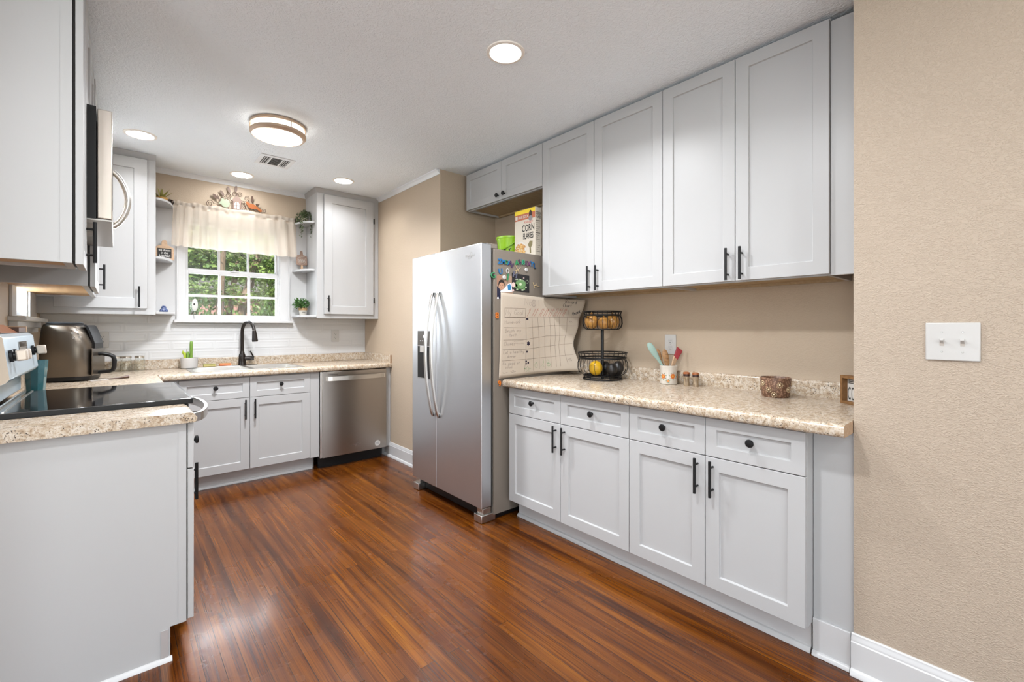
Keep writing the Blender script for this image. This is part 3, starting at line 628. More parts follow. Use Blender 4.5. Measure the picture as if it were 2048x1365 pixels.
# left wall cabinets and the microwave
def wall_cabinet_left(y0, y1, z0, doors, label, hand=None, depth=-.112, carc_y1=None):
    c = thing('wall_cabinet', label, 'cabinet', (-.26,(y0+y1)/2,z0)); fx = depth
    ye = carc_y1 or y1
    MB().box(-.409,y0,z0+.014,fx,ye,2.516).box(fx-.022,y0,z0,fx,ye,z0+.014).box(-.409,y0,z0,fx-.022,y0+.018,z0+.014).box(-.409,ye-.018,z0,fx-.022,ye,z0+.014).build('carcass', M['white'], c)
    tag(MB().box(-.409,y0+.018,z0+.010,fx-.022,ye-.018,z0+.0145).build('bottom_panel', M['ply'], c), 'unpainted golden wood underside')
    MB().box(fx-.028,y0-.0015,z0-.001,fx+.0005,y0+.01,2.514).build('face_frame', M['white'], c)
    for a, b, hy in doors:
        MB().box(fx+.0008,a+.004,z0+.006,fx+.0075,b-.004,2.49).build('door_gap_shade', M['darkgap'], c)  # dark sheet drawn as the shade behind the door
        d = shaker('door', c, (fx+.028,b,z0-.004), UL, NL, b-a, 2.488-z0, .058)
        if hy: bar_pull(d, (fx+.052,hy,z0+.100), NL)
    return c
wall_cabinet_left(2.10, 2.330, 1.447, [(2.104,2.326,2.292)], 'white wall cabinet nearest the camera, left of the microwave')
wall_cabinet_left(2.334, 3.096, 2.080, [(2.338,2.712,None),(2.716,3.092,None)], 'short white cabinet directly above the microwave')
wall_cabinet_left(3.10, 3.76, 1.440, [(3.104,3.756,3.722)], 'white wall cabinet beyond the microwave, above the air fryer', depth=-.108, carc_y1=4.29)
mw = thing('microwave', 'stainless over-the-range microwave with curved steel handle', 'microwave', (-.2,2.8,1.65))
MB().box(-.409,2.338,1.645,-.058,3.092,2.073).build('body', M['blackplastic'], mw)
md = MB().box(-.055,2.338,1.648,-.012,2.915,2.066).build('door', flat('microwave_steel', (.60,.54,.48), .28, metal=.85), mw, bevel=.003)
MB().box(-.0122,2.42,1.70,-.0108,2.80,2.01).build('window', M['blackglass'], md)
MB().box(-.055,2.918,1.648,-.012,3.092,2.066).build('keypad_panel', flat('microwave_steel', (.60,.54,.48)), mw, bevel=.003)
tag(MB().box(-.40,2.342,1.640,-.014,3.088,1.646).build('bottom_plate', flat('bottom_steel', (.42,.40,.38), .3, metal=.8), mw), 'grey vented underside')
vb = MB()
for k in range(3):
    for y in (2.41, 2.77): vb.box(-.33+k*.1,y,1.638,-.27+k*.1,y+.24,1.6405)
vb.build('grease_filter', flat('filter_grey', (.30,.29,.28), .35, metal=.9), mw)
hp = [(-.014,2.880,1.975)]+[(-.010+.052*math.sin(math.pi*t)**.7, 2.880, 1.97-.255*t) for t in [k/14 for k in range(1,14)]]+[(-.014,2.880,1.710)]
MB().tube(hp, .0125, 12, up=(0,1,0)).build('handle', M['handle_steel'], md)

# ================================================================ refrigerator
FY0, FY1, FXF = 2.255, 3.128, 1.712
fr = thing('refrigerator', 'stainless side-by-side refrigerator with ice dispenser, papers and magnets on its side', 'refrigerator', (2.1,2.69,0))
MB().box(1.812,FY0,.035,2.52,FY1,1.735).build('body', M['fridge_side'], fr, bevel=.004)
MB().box(1.796,FY0+.012,.09,1.812,FY1-.012,1.73).build('door_gasket', M['darkgap'], fr)
YS = 2.783
def fdoor(nm, y0, y1):
    return MB().box(FXF,y0,.095,1.794,y1,1.762).build(nm, M['steel'], fr, bevel=.006, seg=3)
rd = fdoor('refrigerator_door', FY0, YS-.0025); fd = fdoor('freezer_door', YS+.0025, FY1)
def fhandle(par, y):
    mb = MB(); n = 24; z0, z1 = .598, 1.482; prev = None; w = .0115
    for k in range(n+1):
        t = k/n; z = z0+(z1-z0)*t; x = FXF-.012-.062*math.sin(math.pi*t)**.8
        r_ = [(x,y-w,z),(x,y+w,z),(x+.016,y+w,z),(x+.016,y-w,z)]
        mb.v += [Vector(q) for q in r_]
        if k: b = 4*(k-1); [ (mb.f.append([b+i, b+(i+1)%4, b+4+(i+1)%4, b+4+i]), mb.m.append(0)) for i in range(4)]
    mb.f += [[0,1,2,3],[4*n,4*n+1,4*n+2,4*n+3]]; mb.m += [0,0]
    mb.box(FXF-.014,y-w,z0,FXF+.001,y+w,z0+.03).box(FXF-.014,y-w,z1-.03,FXF+.001,y+w,z1)
    return mb.build('handle', M['handle_steel'], par, bevel=.003)
fhandle(rd, YS-.038); fhandle(fd, YS+.038)
dp = MB().box(FXF-.0035,2.855,.852,FXF+.002,3.045,1.212).build('dispenser', flat('dispenser_frame', (.5,.5,.5), .3, metal=1.0), fd, bevel=.0015)
MB().box(FXF-.0045,2.862,1.098,FXF-.003,3.038,1.206).build('control_panel', flat('dispenser_panel', (.085,.075,.065), .3, metal=.5), dp)
MB().box(FXF-.0042,2.862,.860,FXF-.003,3.038,1.094).build('recess', M['blackplastic'], dp)
MB().box(FXF-.016,2.905,1.050,FXF-.004,2.985,1.094).build('spout', flat('spout_grey', (.35,.33,.30), .35), dp)
ic = MB()
for k in range(4): ic.box(FXF-.0052,2.90+k*.03,1.13,FXF-.0046,2.912+k*.03,1.136)
ic.box(FXF-.0052,2.945,1.155,FXF-.0046,2.957,1.178); ic.build('icons', flat('icon_grey', (.5,.5,.5), .5), dp, smooth=False)
lg = MB(); text_mesh(lg, 'Whirlpool', (FXF-.0004,2.375,1.685), (0,-1,0), (0,0,1), .024, shear=.2); swirl(lg, (FXF-.0004,2.37,1.692), (0,-1,0), (0,0,1), .075, (-1,0,0))
tag(lg.build('logo', flat('logo_silver', (.75,.74,.72)), rd, smooth=False, recalc=False), 'small silver script logo')
for y in (FY0+.03, FY1-.03): MB().box(1.765,y-.022,1.7355,1.85,y+.022,1.768).build('hinge_cover', M['fridge_side'], fr, bevel=.004)
for y in (FY0+.045, FY1-.045): MB().box(1.718,y-.04,.003,1.83,y+.04,.05).box(1.735,y-.03,.05,1.80,y+.03,.088).build('foot', M['handle_steel'], fr, bevel=.003)
MB().box(1.775,FY0+.09,.012,1.80,FY1-.09,.085).build('grille', M['blackplastic'], fr, bevel=.003)
MB().box(1.83,FY0+.02,.004,2.50,FY1-.02,.036).build('base', M['blackplastic'], fr)

# on top of the refrigerator
cb = thing('cereal_box', 'corn flakes cereal box with yellow top band standing on the refrigerator', 'cereal box', (2.245,2.40,1.735))
XB, YA, YB, ZB, ZT = 2.214, 2.292, 2.508, 1.7355, 2.082
MB().box(XB,YA,ZB,2.276,YB,ZT).build('carton', flat('carton_cream', (0.546,0.490,0.406), .5), cb, bevel=.0012)
def bx(nm, c, y0, y1, z0, z1, d=.0005): return MB().box(XB-d,y0,z0,XB,y1,z1).build(nm, flat(nm+'_ink', c, .45), cb)
bx('yellow_band', (.78,.58,.02), YA+.001, YB-.001, 2.052, ZT-.001)
bx('red_banner', (.42,.115,.05), YA+.001, YB-.001, 2.008, 2.052)
tx = MB(); text_mesh(tx, '1 FREE BOOK', (XB-.0006,2.418,2.020), (0,-1,0), (0,0,1), .028, sx=.70, bold=.0006); tx.box(XB-.0012,2.478,2.016,XB-.0006,2.500,2.044)
tx.build('banner_lettering', flat('ink_cream', (0.574,0.518,0.462)), cb, smooth=False, recalc=False)
tx = MB(); text_mesh(tx, 'CORN', (XB-.0003,2.364,1.922), (0,-1,0), (0,0,1), .068, sx=.66, bold=.0012); text_mesh(tx, 'FLAKES', (XB-.0003,2.364,1.868), (0,-1,0), (0,0,1), .060, sx=.56, bold=.0012)
tx.build('name_lettering', flat('ink_dark', (.02,.018,.015)), cb, smooth=False, recalc=False)
tx = MB(); text_mesh(tx, "Kellogg's", (XB-.0003,2.362,1.980), (0,-1,0), (0,0,1), .026, shear=.3); tx.build('script_lettering', flat('ink_red', (.52,.12,.10)), cb, smooth=False, recalc=False)
MB().lathe((XB,2.340,2.040), [(.024,.0006),(.024,.0010)], 20, (-1,0,0), sx=.62, sy=1.1).build('hair_picture', flat('ink_brown', (.03,.015,.012)), cb)
MB().lathe((XB,2.340,2.010), [(.022,.0006),(.022,.0012)], 20, (-1,0,0), sx=.95, sy=.8).build('book_picture', flat('ink_grey', (.22,.21,.21)), cb)
MB().prism([(XB-.0003,2.345,1.850),(XB-.0003,2.318,1.846),(XB-.0003,2.322,1.815),(XB-.0003,2.336,1.800),(XB-.0003,2.332,1.762),(XB-.0003,2.346,1.760),(XB-.0003,2.350,1.800),(XB-.0003,2.368,1.822)], (-.0005,0,0)).build('garnish_picture', flat('ink_olive', (.17,.14,.06)), cb)
MB().lathe((XB,2.447,1.79), [(.080,.0002),(.080,.0009)], 32, (-1,0,0), sx=.76, sy=.80).build('bowl_picture', flat('ink_white', (0.560,0.539,0.504)), cb)
fl = MB(); random.seed(3)
for k in range(160):
    a, r_ = random.random()*6.28, math.sqrt(random.random())
    y, z, s_ = 2.447+.056*r_*math.cos(a), 1.792+.050*r_*math.sin(a), .006+.004*random.random(); q = random.random()*3
    fl.k = k % 3; fl.add([(XB-.0012-.00001*k, y+s_*math.cos(q+w), z+s_*.8*math.sin(q+w)) for w in (0,1.2,2.3,3.4,4.7)], [(0,1,2,3,4)])
fl.build('flakes_picture', [flat('flake_a', (.50,.27,.07)), flat('flake_b', (.62,.40,.15)), flat('flake_c', (.40,.19,.05))], cb, smooth=False)
bx('side_stripe', (.60,.52,.42), YB-.008, YB-.001, ZB+.01, 1.99)
tx = MB(); text_mesh(tx, 'CORN', (2.246,YA-.0003,2.030), (1,0,0), (0,0,1), .028, sx=.62, bold=.0006); text_mesh(tx, 'FLAKES', (2.246,YA-.0003,2.006), (1,0,0), (0,0,1), .026, sx=.52, bold=.0006)
for k in range(16):
    z = 1.985-k*.0145; tx.box(2.221,YA-.0006,z,2.262-.01*(k%3),YA-.0002,z+(.004 if k in (0,6) else .0018))
tx.build('side_print', flat('ink_dark', (.02,.018,.015)), cb, smooth=False, recalc=False)
bk = thing('bucket', 'lime green plastic bucket with a small face standing on the refrigerator', 'bucket', (2.275,2.64,1.735))
MB().lathe((2.275,2.64,1.7355), [(.072,0),(.076,.004),(.094,.150),(.099,.168),(.102,.170),(.102,.184),(.098,.184),(.092,.165),(.074,.010),(.0,.008)], 36, cap=False).build('pail', flat('lime', (0.240,0.448,0.012), .35), bk)
hp = [Vector((2.275,2.64,1.735+.165))+Vector((-.105*math.cos(R(a))*.92-.0, .106*math.sin(R(a))*1.0, -.085*math.cos(R(a)))) for a in range(-90, 91, 10)]
MB().tube(hp, .0045, 8).build('handle', flat('lime_dark', (0.176,0.368,0.008), .35), bk)
fb = MB()
def on_pail(a, z, w, h, rot=0):
    r0 = .076+.018*(z-.004)/.146; pts = []
    for i, j in ((-1,-1),(1,-1),(1,1),(-1,1)):
        p_, q_ = w*i, h*j; p_, q_ = p_*math.cos(rot)-q_*math.sin(rot), p_*math.sin(rot)+q_*math.cos(rot)
        aa = a+p_/r0; rr = .076+.018*(z+q_-.004)/.146+.0012; pts.append((2.275+rr*math.cos(aa), 2.64+rr*math.sin(aa), 1.7355+z+q_))
    fb.add(pts, [(0,1,2,3)])
A0 = R(218)
for s_ in (-1, 1): on_pail(A0+s_*.24, .085, .011, .0035, s_*.6); on_pail(A0+s_*.20, .080, .004, .007, .2)
fb.build('face', flat('ink_dark', (.02,.018,.015)), bk, smooth=False)
fb = MB(); on_pail(A0-.62, .045, .016, .028, .1); fb.build('patch', flat('patch_grey', (.16,.20,.10)), bk, smooth=False)

# ================================================================ papers and magnets on the refrigerator side
FS = FY0
def fs(u, v, lift=.0012): return P(u, v, y=FS-lift)
TXT_U, TXT_V = Vector((1,0,0)), Vector((0,0,1))
def letter_magnet(ch, u, v, col, h, rot, label, cname, lift=.0006):
    c = fs(u, v, lift); fc = bpy.data.curves.new('t', 'FONT'); fc.body = ch; fc.size = h*1.35; fc.align_x = 'CENTER'; fc.extrude = .003; fc.offset = .0009; fc.resolution_u = 3
    fo = bpy.data.objects.new('t', fc); COL.objects.link(fo); bpy.context.view_layer.update()
    me = bpy.data.meshes.new_from_object(fo.evaluated_get(bpy.context.evaluated_depsgraph_get())); bpy.data.objects.remove(fo)
    mb = MB(); cr, sr = math.cos(rot), math.sin(rot); cy = h*.48
    mb.add([c+TXT_U*(p.co.x*cr-(p.co.y-cy)*sr)+TXT_V*(p.co.x*sr+(p.co.y-cy)*cr)+Vector((0,-1,0))*(p.co.z+.0032) for p in me.vertices], [list(f.vertices) for f in me.polygons])
    bpy.data.meshes.remove(me)
    return tag(mb.build('letter_magnet', flat(cname, col, .35), at=c), label, 'magnet', 'alphabet magnets on the refrigerator side')
BL, GR, PU, OR = (.012,.13,.32), (.02,.20,.075), (.055,.03,.075), (.56,.15,.02)
LM = [('Z',999,523,BL,.034,.06,'blue letter Z magnet, first of the top row','mag_blue'),('M',1006,524,BL,.030,-.05,'blue letter M magnet next to the Z','mag_blue'),
 ('D',1012,525,GR,.028,-.2,'green letter D magnet right of the blue M','mag_green'),('X',1016.5,526,BL,.026,.2,'blue letter X magnet right of the green D','mag_blue'),('N',1022,529,PU,.036,-.55,'tilted dark purple letter N magnet at the end of the first word','mag_purple'),
 ('A',1033,525.5,GR,.034,.1,'green letter A magnet starting the second word','mag_green'),('S',1039,524,PU,.033,.35,'dark purple letter S magnet between green A and green B','mag_purple'),('B',1046,525,(.03,.26,.14),.034,-.1,'green letter B magnet in the second word','mag_green2'),
 ('I',1051.5,527,PU,.032,-.1,'dark purple letter I magnet right of the green B','mag_purple'),('X',1057,528,(.13,.05,.12),.034,0,'plum letter X magnet in the second word','mag_plum'),('Y',1063.5,528.5,BL,.036,-.15,'blue letter Y magnet near the end of the top row','mag_blue'),('L',1069,532,(.01,.06,.15),.036,-.1,'navy letter L magnet, last of the top row','mag_navy'),
 ('U',1000.5,543,BL,.036,.15,'blue letter U magnet above the photo','mag_blue'),('G',985.5,550.5,GR,.038,.1,'green letter G magnet at the refrigerator door edge','mag_green'),('J',1015.5,553,GR,.034,-.1,'green letter J magnet beside the white button magnet','mag_green'),
 ('H',1029.5,550,(.10,.10,.14),.040,-.2,'grey purple letter H magnet holding the black drawing','mag_grey'),('8',993.5,631,OR,.040,0,'orange number 8 magnet left of the reward chart','mag_orange'),('9',998.5,767,OR,.038,.2,'orange number 9 magnet below the reward chart corner','mag_orange')]
for i, (ch,u,v,col,h,rot,lab,cn) in enumerate(LM): letter_magnet(ch,u,v,col,h,rot,lab,cn, .0040+.0004*(i%3) if ch in 'JH' else .0006)
def button(u, v, r, label, lift=.0005):
    c = fs(u, v, lift); b = thing('button_magnet', label, 'magnet', c, 'round button magnets on the refrigerator side')
    MB().lathe(c, [(r,.0),(r,.004),(r*.8,.007),(.0,.0078)], 22, (0,-1,0), cap=False).build('disc', M['plastic'], b)
    MB().lathe(c+Vector((0,-.0079,0)), [(r*.5,0),(r*.5,.0004)], 16, (0,-1,0)).build('print', flat('print_lightgrey', (.42,.42,.42)), b)
button(1052,540,.0135, 'white round button magnet below the letters B and X'); button(1008,555.5,.0145, 'white round button magnet at the top of the photo', .0035)
c = fs(1014.5,542.5,.0006); MB0 = MB().tube([c+Vector((.0115*math.cos(a),-.0035,.0145*math.sin(a))) for a in [k*math.pi/10 for k in range(20)]], .0028, 8, closed=True)
tag(MB0.build('ring_magnet', M['plastic'], at=c), 'white open ring magnet above the photo', 'magnet')
def stick(pix, label, col=(.55,.42,.24)):
    c = fs(*pix[0][0]); mb = MB()
    for pl in pix: mb.tube([fs(u,v,.0045) for u,v in pl], .0017, 6)
    return tag(mb.build('figure_magnet', flat('tan_magnet', col, .5), at=c), label, 'magnet')
stick([[(1030,530),(1034,537),(1036,543)],[(1041,535),(1037,539),(1031,542)],[(1034,537),(1033,545),(1031,548)],[(1036,541),(1038,546)]], 'tan twig-like figure magnet at the top of the black drawing')
stick([[(1066,565),(1067.5,570),(1069.5,576)],[(1068,571),(1074,572),(1079,574)],[(1069.5,572),(1073,568)]], 'tan twig-like figure magnet right of the black drawing')

# snapshot of a child, partly behind the chart
ph = thing('photo_print', 'snapshot of a smiling dark-haired child in navy top, behind the reward chart corner', 'photo', fs(994,575))
def poly(mb, pix, lift): mb.add([fs(u,v,lift) for u,v in pix], [list(range(len(pix)))]); return mb
def oval(mb, cu, cv, ru, rv, lift, n=18, a0=0, a1=2*math.pi): return poly(mb, [(cu+ru*math.cos(a0+(a1-a0)*k/n), cv+rv*math.sin(a0+(a1-a0)*k/n)) for k in range(n+(0 if a1-a0 > 6.28 else 1))], lift)
def pic(nm, c, parent, *shapes, **k):
    mb = MB()
    for s_ in shapes: s_(mb)
    return mb.build(nm, flat('ink_%s_%d' % (nm, int(c[0]*1000)), c, .45), parent, smooth=False, recalc=False)
MB().prism([fs(993.6,550,.0002),fs(1026,553,.0002),fs(1026,594,.0002),fs(993.6,598,.0002)], (0,-.0006,0)).build('print', flat('photo_tan', (.30,.20,.14), .35), ph)
pic('brick_wall', (.28,.15,.10), ph, lambda m: poly(m, [(994,551),(1003,552),(1003,569),(994,570)], .0012))
pic('navy_top', (.010,.012,.035), ph, lambda m: poly(m, [(994,572),(998,577),(1003,583),(1008,588),(1004,592),(1000,598),(994,598)], .0013))
pic('white_cloth', (.62,.62,.64), ph, lambda m: poly(m, [(1002,581),(1008,578),(1016,568),(1023,566),(1025,584),(1008,585),(1000,584)], .0014), lambda m: poly(m, [(994,595),(997,594),(998,598),(994,598)], .0014))
pic('blue_mat', (.02,.16,.34), ph, lambda m: poly(m, [(1015,571),(1020,568),(1023,574),(1021,581),(1016,580)], .0016))
pic('hair', (.012,.008,.007), ph, lambda m: oval(m, 1003, 569, 6.3, 9.6, .0018))
pic('face', (.43,.235,.15), ph, lambda m: oval(m, 1003, 572.5, 5.2, 7.2, .0020))
pic('features', (.05,.022,.018), ph, lambda m: oval(m, 1000.5,571,1.1,.55,.0022,8), lambda m: oval(m, 1005.3,571,1.1,.55,.0022,8), lambda m: oval(m, 1003,574,.8,.4,.0022,8), lambda m: oval(m, 1003,576.4,1.9,.6,.0022,8))
# child's drawing of a green dinosaur
dr = thing('dinosaur_drawing', "child's green dinosaur drawing on black paper", 'drawing', fs(1040,567))
MB().prism([fs(1024,546,.0024),fs(1058.5,552,.0024),fs(1058.5,586,.0024),fs(1024,581,.0024)], (0,-.0005,0)).build('paper', flat('black_paper', (.010,.009,.010), .6), dr)
LG = (.12,.24,.09)
pic('body', LG, dr, lambda m: oval(m, 1041, 569, 10.5, 9.5, .0034, 22), lambda m: oval(m, 1031,572,4,4,.0034), lambda m: oval(m, 1035,578,2.2,3,.0034), lambda m: oval(m, 1048,578,2.4,3,.0034))
pic('marks', (.50,.56,.40), dr, lambda m: oval(m, 1041,569,2.6,2.8,.0037), lambda m: oval(m, 1045,580.5,2.6,1.4,.0037), lambda m: oval(m, 1034,579,1.4,1.3,.0037), lambda m: oval(m, 1052,575,1.5,1.6,.0037),
    *[(lambda m, k=k: oval(m, 1032+k*3.1, 558.5+.20*(k-2)**2+k*.35, .9, 1.3, .0037, 8)) for k in range(6)], *[(lambda m, k=k: oval(m, 1054+2.7*math.cos(k*.7), 564+3.2*math.sin(k*.7), .5, .6, .0037, 6)) for k in range(9)])
pic('pink_marks', (.62,.45,.42), dr, lambda m: oval(m, 1047.5,556.5,1.6,1.0,.0037,8), lambda m: oval(m, 1027,570,3.4,5.2,.0036), lambda m: oval(m, 1026,581,2.4,2.2,.0038))

# ---------------------------------------------------------------- reward chart: a poster taped to the refrigerator, its free edge curling off over the counter
def lerp_tab(tab, t):
    for (a, p), (b, q) in zip(tab, tab[1:]):
        if t <= b:
            w = (t-a)/(b-a); w = w*w*(3-2*w); return p+(q-p)*w
    return tab[-1][1]
EX = [(0,2.502),(.35,2.462),(.62,2.440),(1,2.462)]; EY = [(0,2.080),(.35,2.110),(.62,2.137),(1,2.090)]
def chart(s, t):
    xl = 1.864-.016*t+.004*math.sin(math.pi*t); ex, ey = lerp_tab(EX, t), lerp_tab(EY, t); S0 = .42; yb = FS-.0062
    if s <= S0: x, y = xl+(2.15-xl)*s/S0, yb
    else:
        w = (s-S0)/(1-S0); k = 2.15+(2.15-xl)/S0*.5*(1-S0)
        x = (1-w)**2*2.15+2*w*(1-w)*k+w*w*ex; y = (1-w)**2*yb+2*w*(1-w)*yb+w*w*ey
    zt, zb = 1.458-.030*s, .903+.024*s
    return Vector((x, y, zt+(zb-zt)*t))
def inv(cx, cy, s=.4, t=.4):
    u, v = 990+cx/7.184, 580+cy/7.184
    for _ in range(12):
        a = PJ(chart(s,t)); h = 1e-3; b = PJ(chart(s+h,t)); c_ = PJ(chart(s,t+h))
        m11, m12, m21, m22 = (b[0]-a[0])/h, (c_[0]-a[0])/h, (b[1]-a[1])/h, (c_[1]-a[1])/h; D = m11*m22-m12*m21
        e, f_ = u-a[0], v-a[1]; s += max(-.2, min(.2, (e*m22-f_*m12)/D)); t += max(-.2, min(.2, (f_*m11-e*m21)/D))
        s = max(.005, min(.995, s)); t = max(.005, min(.995, t))
    return s, t
rc = thing('reward_chart', 'large hand-drawn reward chart poster on the refrigerator side, edge curling over the counter', 'poster', (2.1,2.24,.91))
MB().grid(chart, 40, 24).build('sheet', flat('poster_paper', (0.436,0.370,0.297), .75), rc, recalc=False, solid=.0006)
def ink(mb, pts, w=.0017, lift=.0011):
    q = [inv(*p) for p in pts]; L = []
    for (a, b), (c_, d) in zip(q, q[1:]):
        n = max(1, int(max(abs(c_-a), abs(d-b))/.04)); L += [(a+(c_-a)*k/n, b+(d-b)*k/n) for k in range(n)]
    L.append(q[-1]); h = 1e-3; out = []
    p0 = [chart(*k) for k in L]; s_, t_ = L[len(L)//2]
    nr = (chart(s_+h,t_)-chart(s_,t_)).cross(chart(s_,t_)-chart(s_,t_+h)).normalized()
    if nr.y > 0: nr = -nr
    mb.ribbon(p0, w, nr, lift)
GL = MB()
for l in ([(140,262),(438,270),(436,400),(138,400),(140,262)], [(438,270),(444,530),(447,715),(440,1000),(420,1180)], [(530,398),(545,700),(550,1160)], [(610,396),(632,700),(638,1140)], [(702,394),(715,660),(724,1135)], [(784,392),(798,680),(808,1115)], [(848,385),(865,700),(884,1105)], [(920,385),(925,700),(945,1100)], [(1062,290),(1012,660),(1008,930),(1050,1070)],
 [(138,398),(640,392),(1205,400)], [(130,543),(440,550),(800,515),(1165,520)], [(120,725),(440,715),(740,665),(1120,650)], [(110,862),(440,855),(800,805),(1110,770)], [(100,1022),(440,1000),(800,965),(1125,930)]): ink(GL, l)
GL.build('grid_lines', flat('pencil', (.15,.11,.085), .7), rc, smooth=False, recalc=False)
ci = lambda cx, cy, rx, ry, n=9, a0=0.0, a1=6.2832: [(cx+rx*math.cos(a0+(a1-a0)*k/n), cy+ry*math.sin(a0+(a1-a0)*k/n)) for k in range(n+1)]
G = {'N':(.6,[[(0,0),(0,1),(.5,0),(.5,1)]]),'R':(.6,[[(0,0),(0,1),(.35,1),(.48,.78),(.35,.55),(0,.5)],[(.2,.5),(.5,0)]]),'C':(.6,[[(.5,.85),(.3,1),(.08,.8),(0,.45),(.1,.1),(.3,0),(.5,.15)]]),'M':(.8,[[(0,0),(.05,1),(.35,.25),(.62,1),(.7,0)]]),'G':(.65,[[(.5,.9),(.3,1),(.05,.75),(0,.35),(.2,0),(.45,.1),(.52,.4),(.3,.42)]]),
 'H':(.65,[[(0,0),(0,1)],[(.5,0),(.5,1)],[(0,.5),(.5,.52)]]),'B':(.6,[[(0,0),(0,1),(.35,.95),(.35,.6),(0,.5),(.42,.4),(.42,.08),(0,0)]]),'E':(.55,[[(.45,1),(0,1),(0,0),(.45,0)],[(0,.5),(.35,.5)]]),
 'a':(.5,[ci(.2,.25,.18,.25,8),[(.38,.5),(.4,0)]]),'c':(.45,[ci(.22,.25,.2,.25,6,.7,5.6)]),'d':(.5,[ci(.2,.25,.18,.25,8),[(.4,1),(.4,0)]]),'e':(.5,[[(.02,.25),(.38,.28)]+ci(.2,.26,.19,.26,7,.2,5.6)]),'g':(.5,[ci(.2,.25,.18,.25,8),[(.38,.5),(.38,-.3),(.1,-.35)]]),'h':(.5,[[(0,1),(0,0)],[(0,.3),(.18,.5),(.36,.4),(.38,0)]]),'i':(.25,[[(.08,.5),(.08,0)],[(.08,.7),(.1,.74)]]),
 'k':(.5,[[(0,1),(0,0)],[(.36,.5),(0,.2),(.36,0)]]),'l':(.25,[[(.08,1),(.08,0)]]),'m':(.75,[[(0,.5),(0,0)],[(0,.3),(.15,.5),(.3,.35),(.3,0)],[(.3,.3),(.45,.5),(.6,.35),(.6,0)]]),'n':(.5,[[(0,.5),(0,0)],[(0,.3),(.2,.5),(.36,.38),(.38,0)]]),'o':(.5,[ci(.2,.25,.19,.25,9)]),'r':(.4,[[(0,.5),(0,0)],[(0,.28),(.15,.48),(.32,.46)]]),
 's':(.42,[[(.34,.45),(.15,.52),(.04,.4),(.3,.18),(.2,0),(.02,.06)]]),'t':(.4,[[(.15,.85),(.15,.05),(.3,0)],[(0,.55),(.34,.56)]]),'u':(.5,[[(0,.5),(.04,.08),(.22,0),(.38,.15)],[(.38,.5),(.4,0)]]),'w':(.65,[[(0,.5),(.12,0),(.28,.4),(.42,0),(.56,.5)]]),'y':(.5,[[(0,.5),(.18,.05)],[(.4,.5),(.1,-.35)]]),' ':(.4,[])}
def hand(mb, s, x, y, h, slope=0.0, wx=1.0, lean=.08, w=.0016):
    for ch in s:
        adv, st_ = G[ch]
        for pl in st_:
            if len(pl) > 1: ink(mb, [(x+(px+lean*py)*h*wx, y-py*h+slope*px*h*wx) for px, py in pl], w)
        x += (adv+.10)*h*wx; y += slope*(adv+.10)*h*wx
HW = MB()
hand(HW,'My Goal',152,358,74,.02,.82); hand(HW,'Homework',140,490,56,-.03,.80); hand(HW,'Brush my',146,615,52,-.03,.92); hand(HW,'teeth',206,672,46,-.05,.9); hand(HW,'Chores',130,806,58,-.05,.78)
hand(HW,'Eat a healthy',118,920,46,-.05,.92); hand(HW,'dinner',176,978,42,-.05,.95); hand(HW,'Be good at',112,1082,46,-.05,.92); hand(HW,'school',146,1132,42,-.05,.85)
for k in range(8):
    ink(HW, [(272+k*17,746-k*2),(280+k*17,734-k*2),(284+k*17,745-k*2)], .0012); ink(HW, [(280+k*18,778),(288+k*18,766),(292+k*18,777)], .0012)
ink(HW, [(110,1185),(120,1205),(150,1195),(180,1186)]); ink(HW, [(215,1165),(232,1178),(250,1160),(272,1162)]); ink(HW, [(232,1195),(255,1182),(275,1180),(298,1172)], .0024)
HW.build('goal_handwriting', flat('pencil_grey', (.21,.17,.15), .7), rc, smooth=False, recalc=False)
HW = MB(); hand(HW,'No',428,226,104,0,.85,.0,.0015); ink(HW, ci(556,192,27,52,14,-1.2,5.0)); ink(HW, ci(556,172,15,22,8)); ink(HW, ci(556,218,17,26,8)); ink(HW, [(628,148),(632,238)]); HW.build('title_handwriting', flat('pencil_light', (.26,.22,.20), .7), rc, smooth=False, recalc=False)
MK = flat('marker_black', (.02,.018,.02), .6)
HW = MB(); hand(HW,'Reward',1010,190,52,.10,.85,.15,.0021); hand(HW,'Chart',975,250,50,.02,.9,.15,.0021); HW.build('chart_heading', MK, rc, smooth=False, recalc=False)
HW = MB(); hand(HW,'Reward',1112,358,34,-.30,.85,.15,.0030); ink(HW,[(1120,368),(1160,352),(1228,326)],.0026); HW.build('column_heading', MK, rc, smooth=False, recalc=False); HW = MB(); ink(HW,[(1068,470),(1076,452),(1090,470),(1098,456),(1112,468)],.0016)
ink(HW, [(1052,1000),(1080,990)]); ink(HW, [(1066,994),(1068,1030)]); ink(HW, [(1090,984),(1092,1026),(1104,1014)])
HW.build('prize_notes', MK, rc, smooth=False, recalc=False)
HW = MB()
for k, x in enumerate((470,540,575,640,660,705,730,775,800,850,870,905,935,970,990)): ink(HW, [(x-12,380),(x+22,320),(x+44,268)], .0020)
for x in (495,610,700,760,845,940,1020): ink(HW, [(x-10,300),(x,285),(x+10,300),(x+14,286)], .0016)
HW.build('red_day_marks', flat('red_pencil', (.36,.11,.08), .7), rc, smooth=False, recalc=False)
HW = MB(); ink(HW, [(420,1130),(450,1150),(440,1180),(470,1160),(492,1172),(482,1145),(515,1130),(480,1128),(462,1098),(452,1128),(420,1130)], .0018); ink(HW, ci(757,1030,17,24,8), .0018); ink(HW, ci(770,1075,24,24,8), .0018); ink(HW, ci(590,1085,20,36,9), .0014); ink(HW, [(588,1048),(600,1036)], .0014); ink(HW, [(655,1105),(680,1075),(705,1105)], .0014); ink(HW, [(690,990),(700,1040),(690,1080)], .0014)
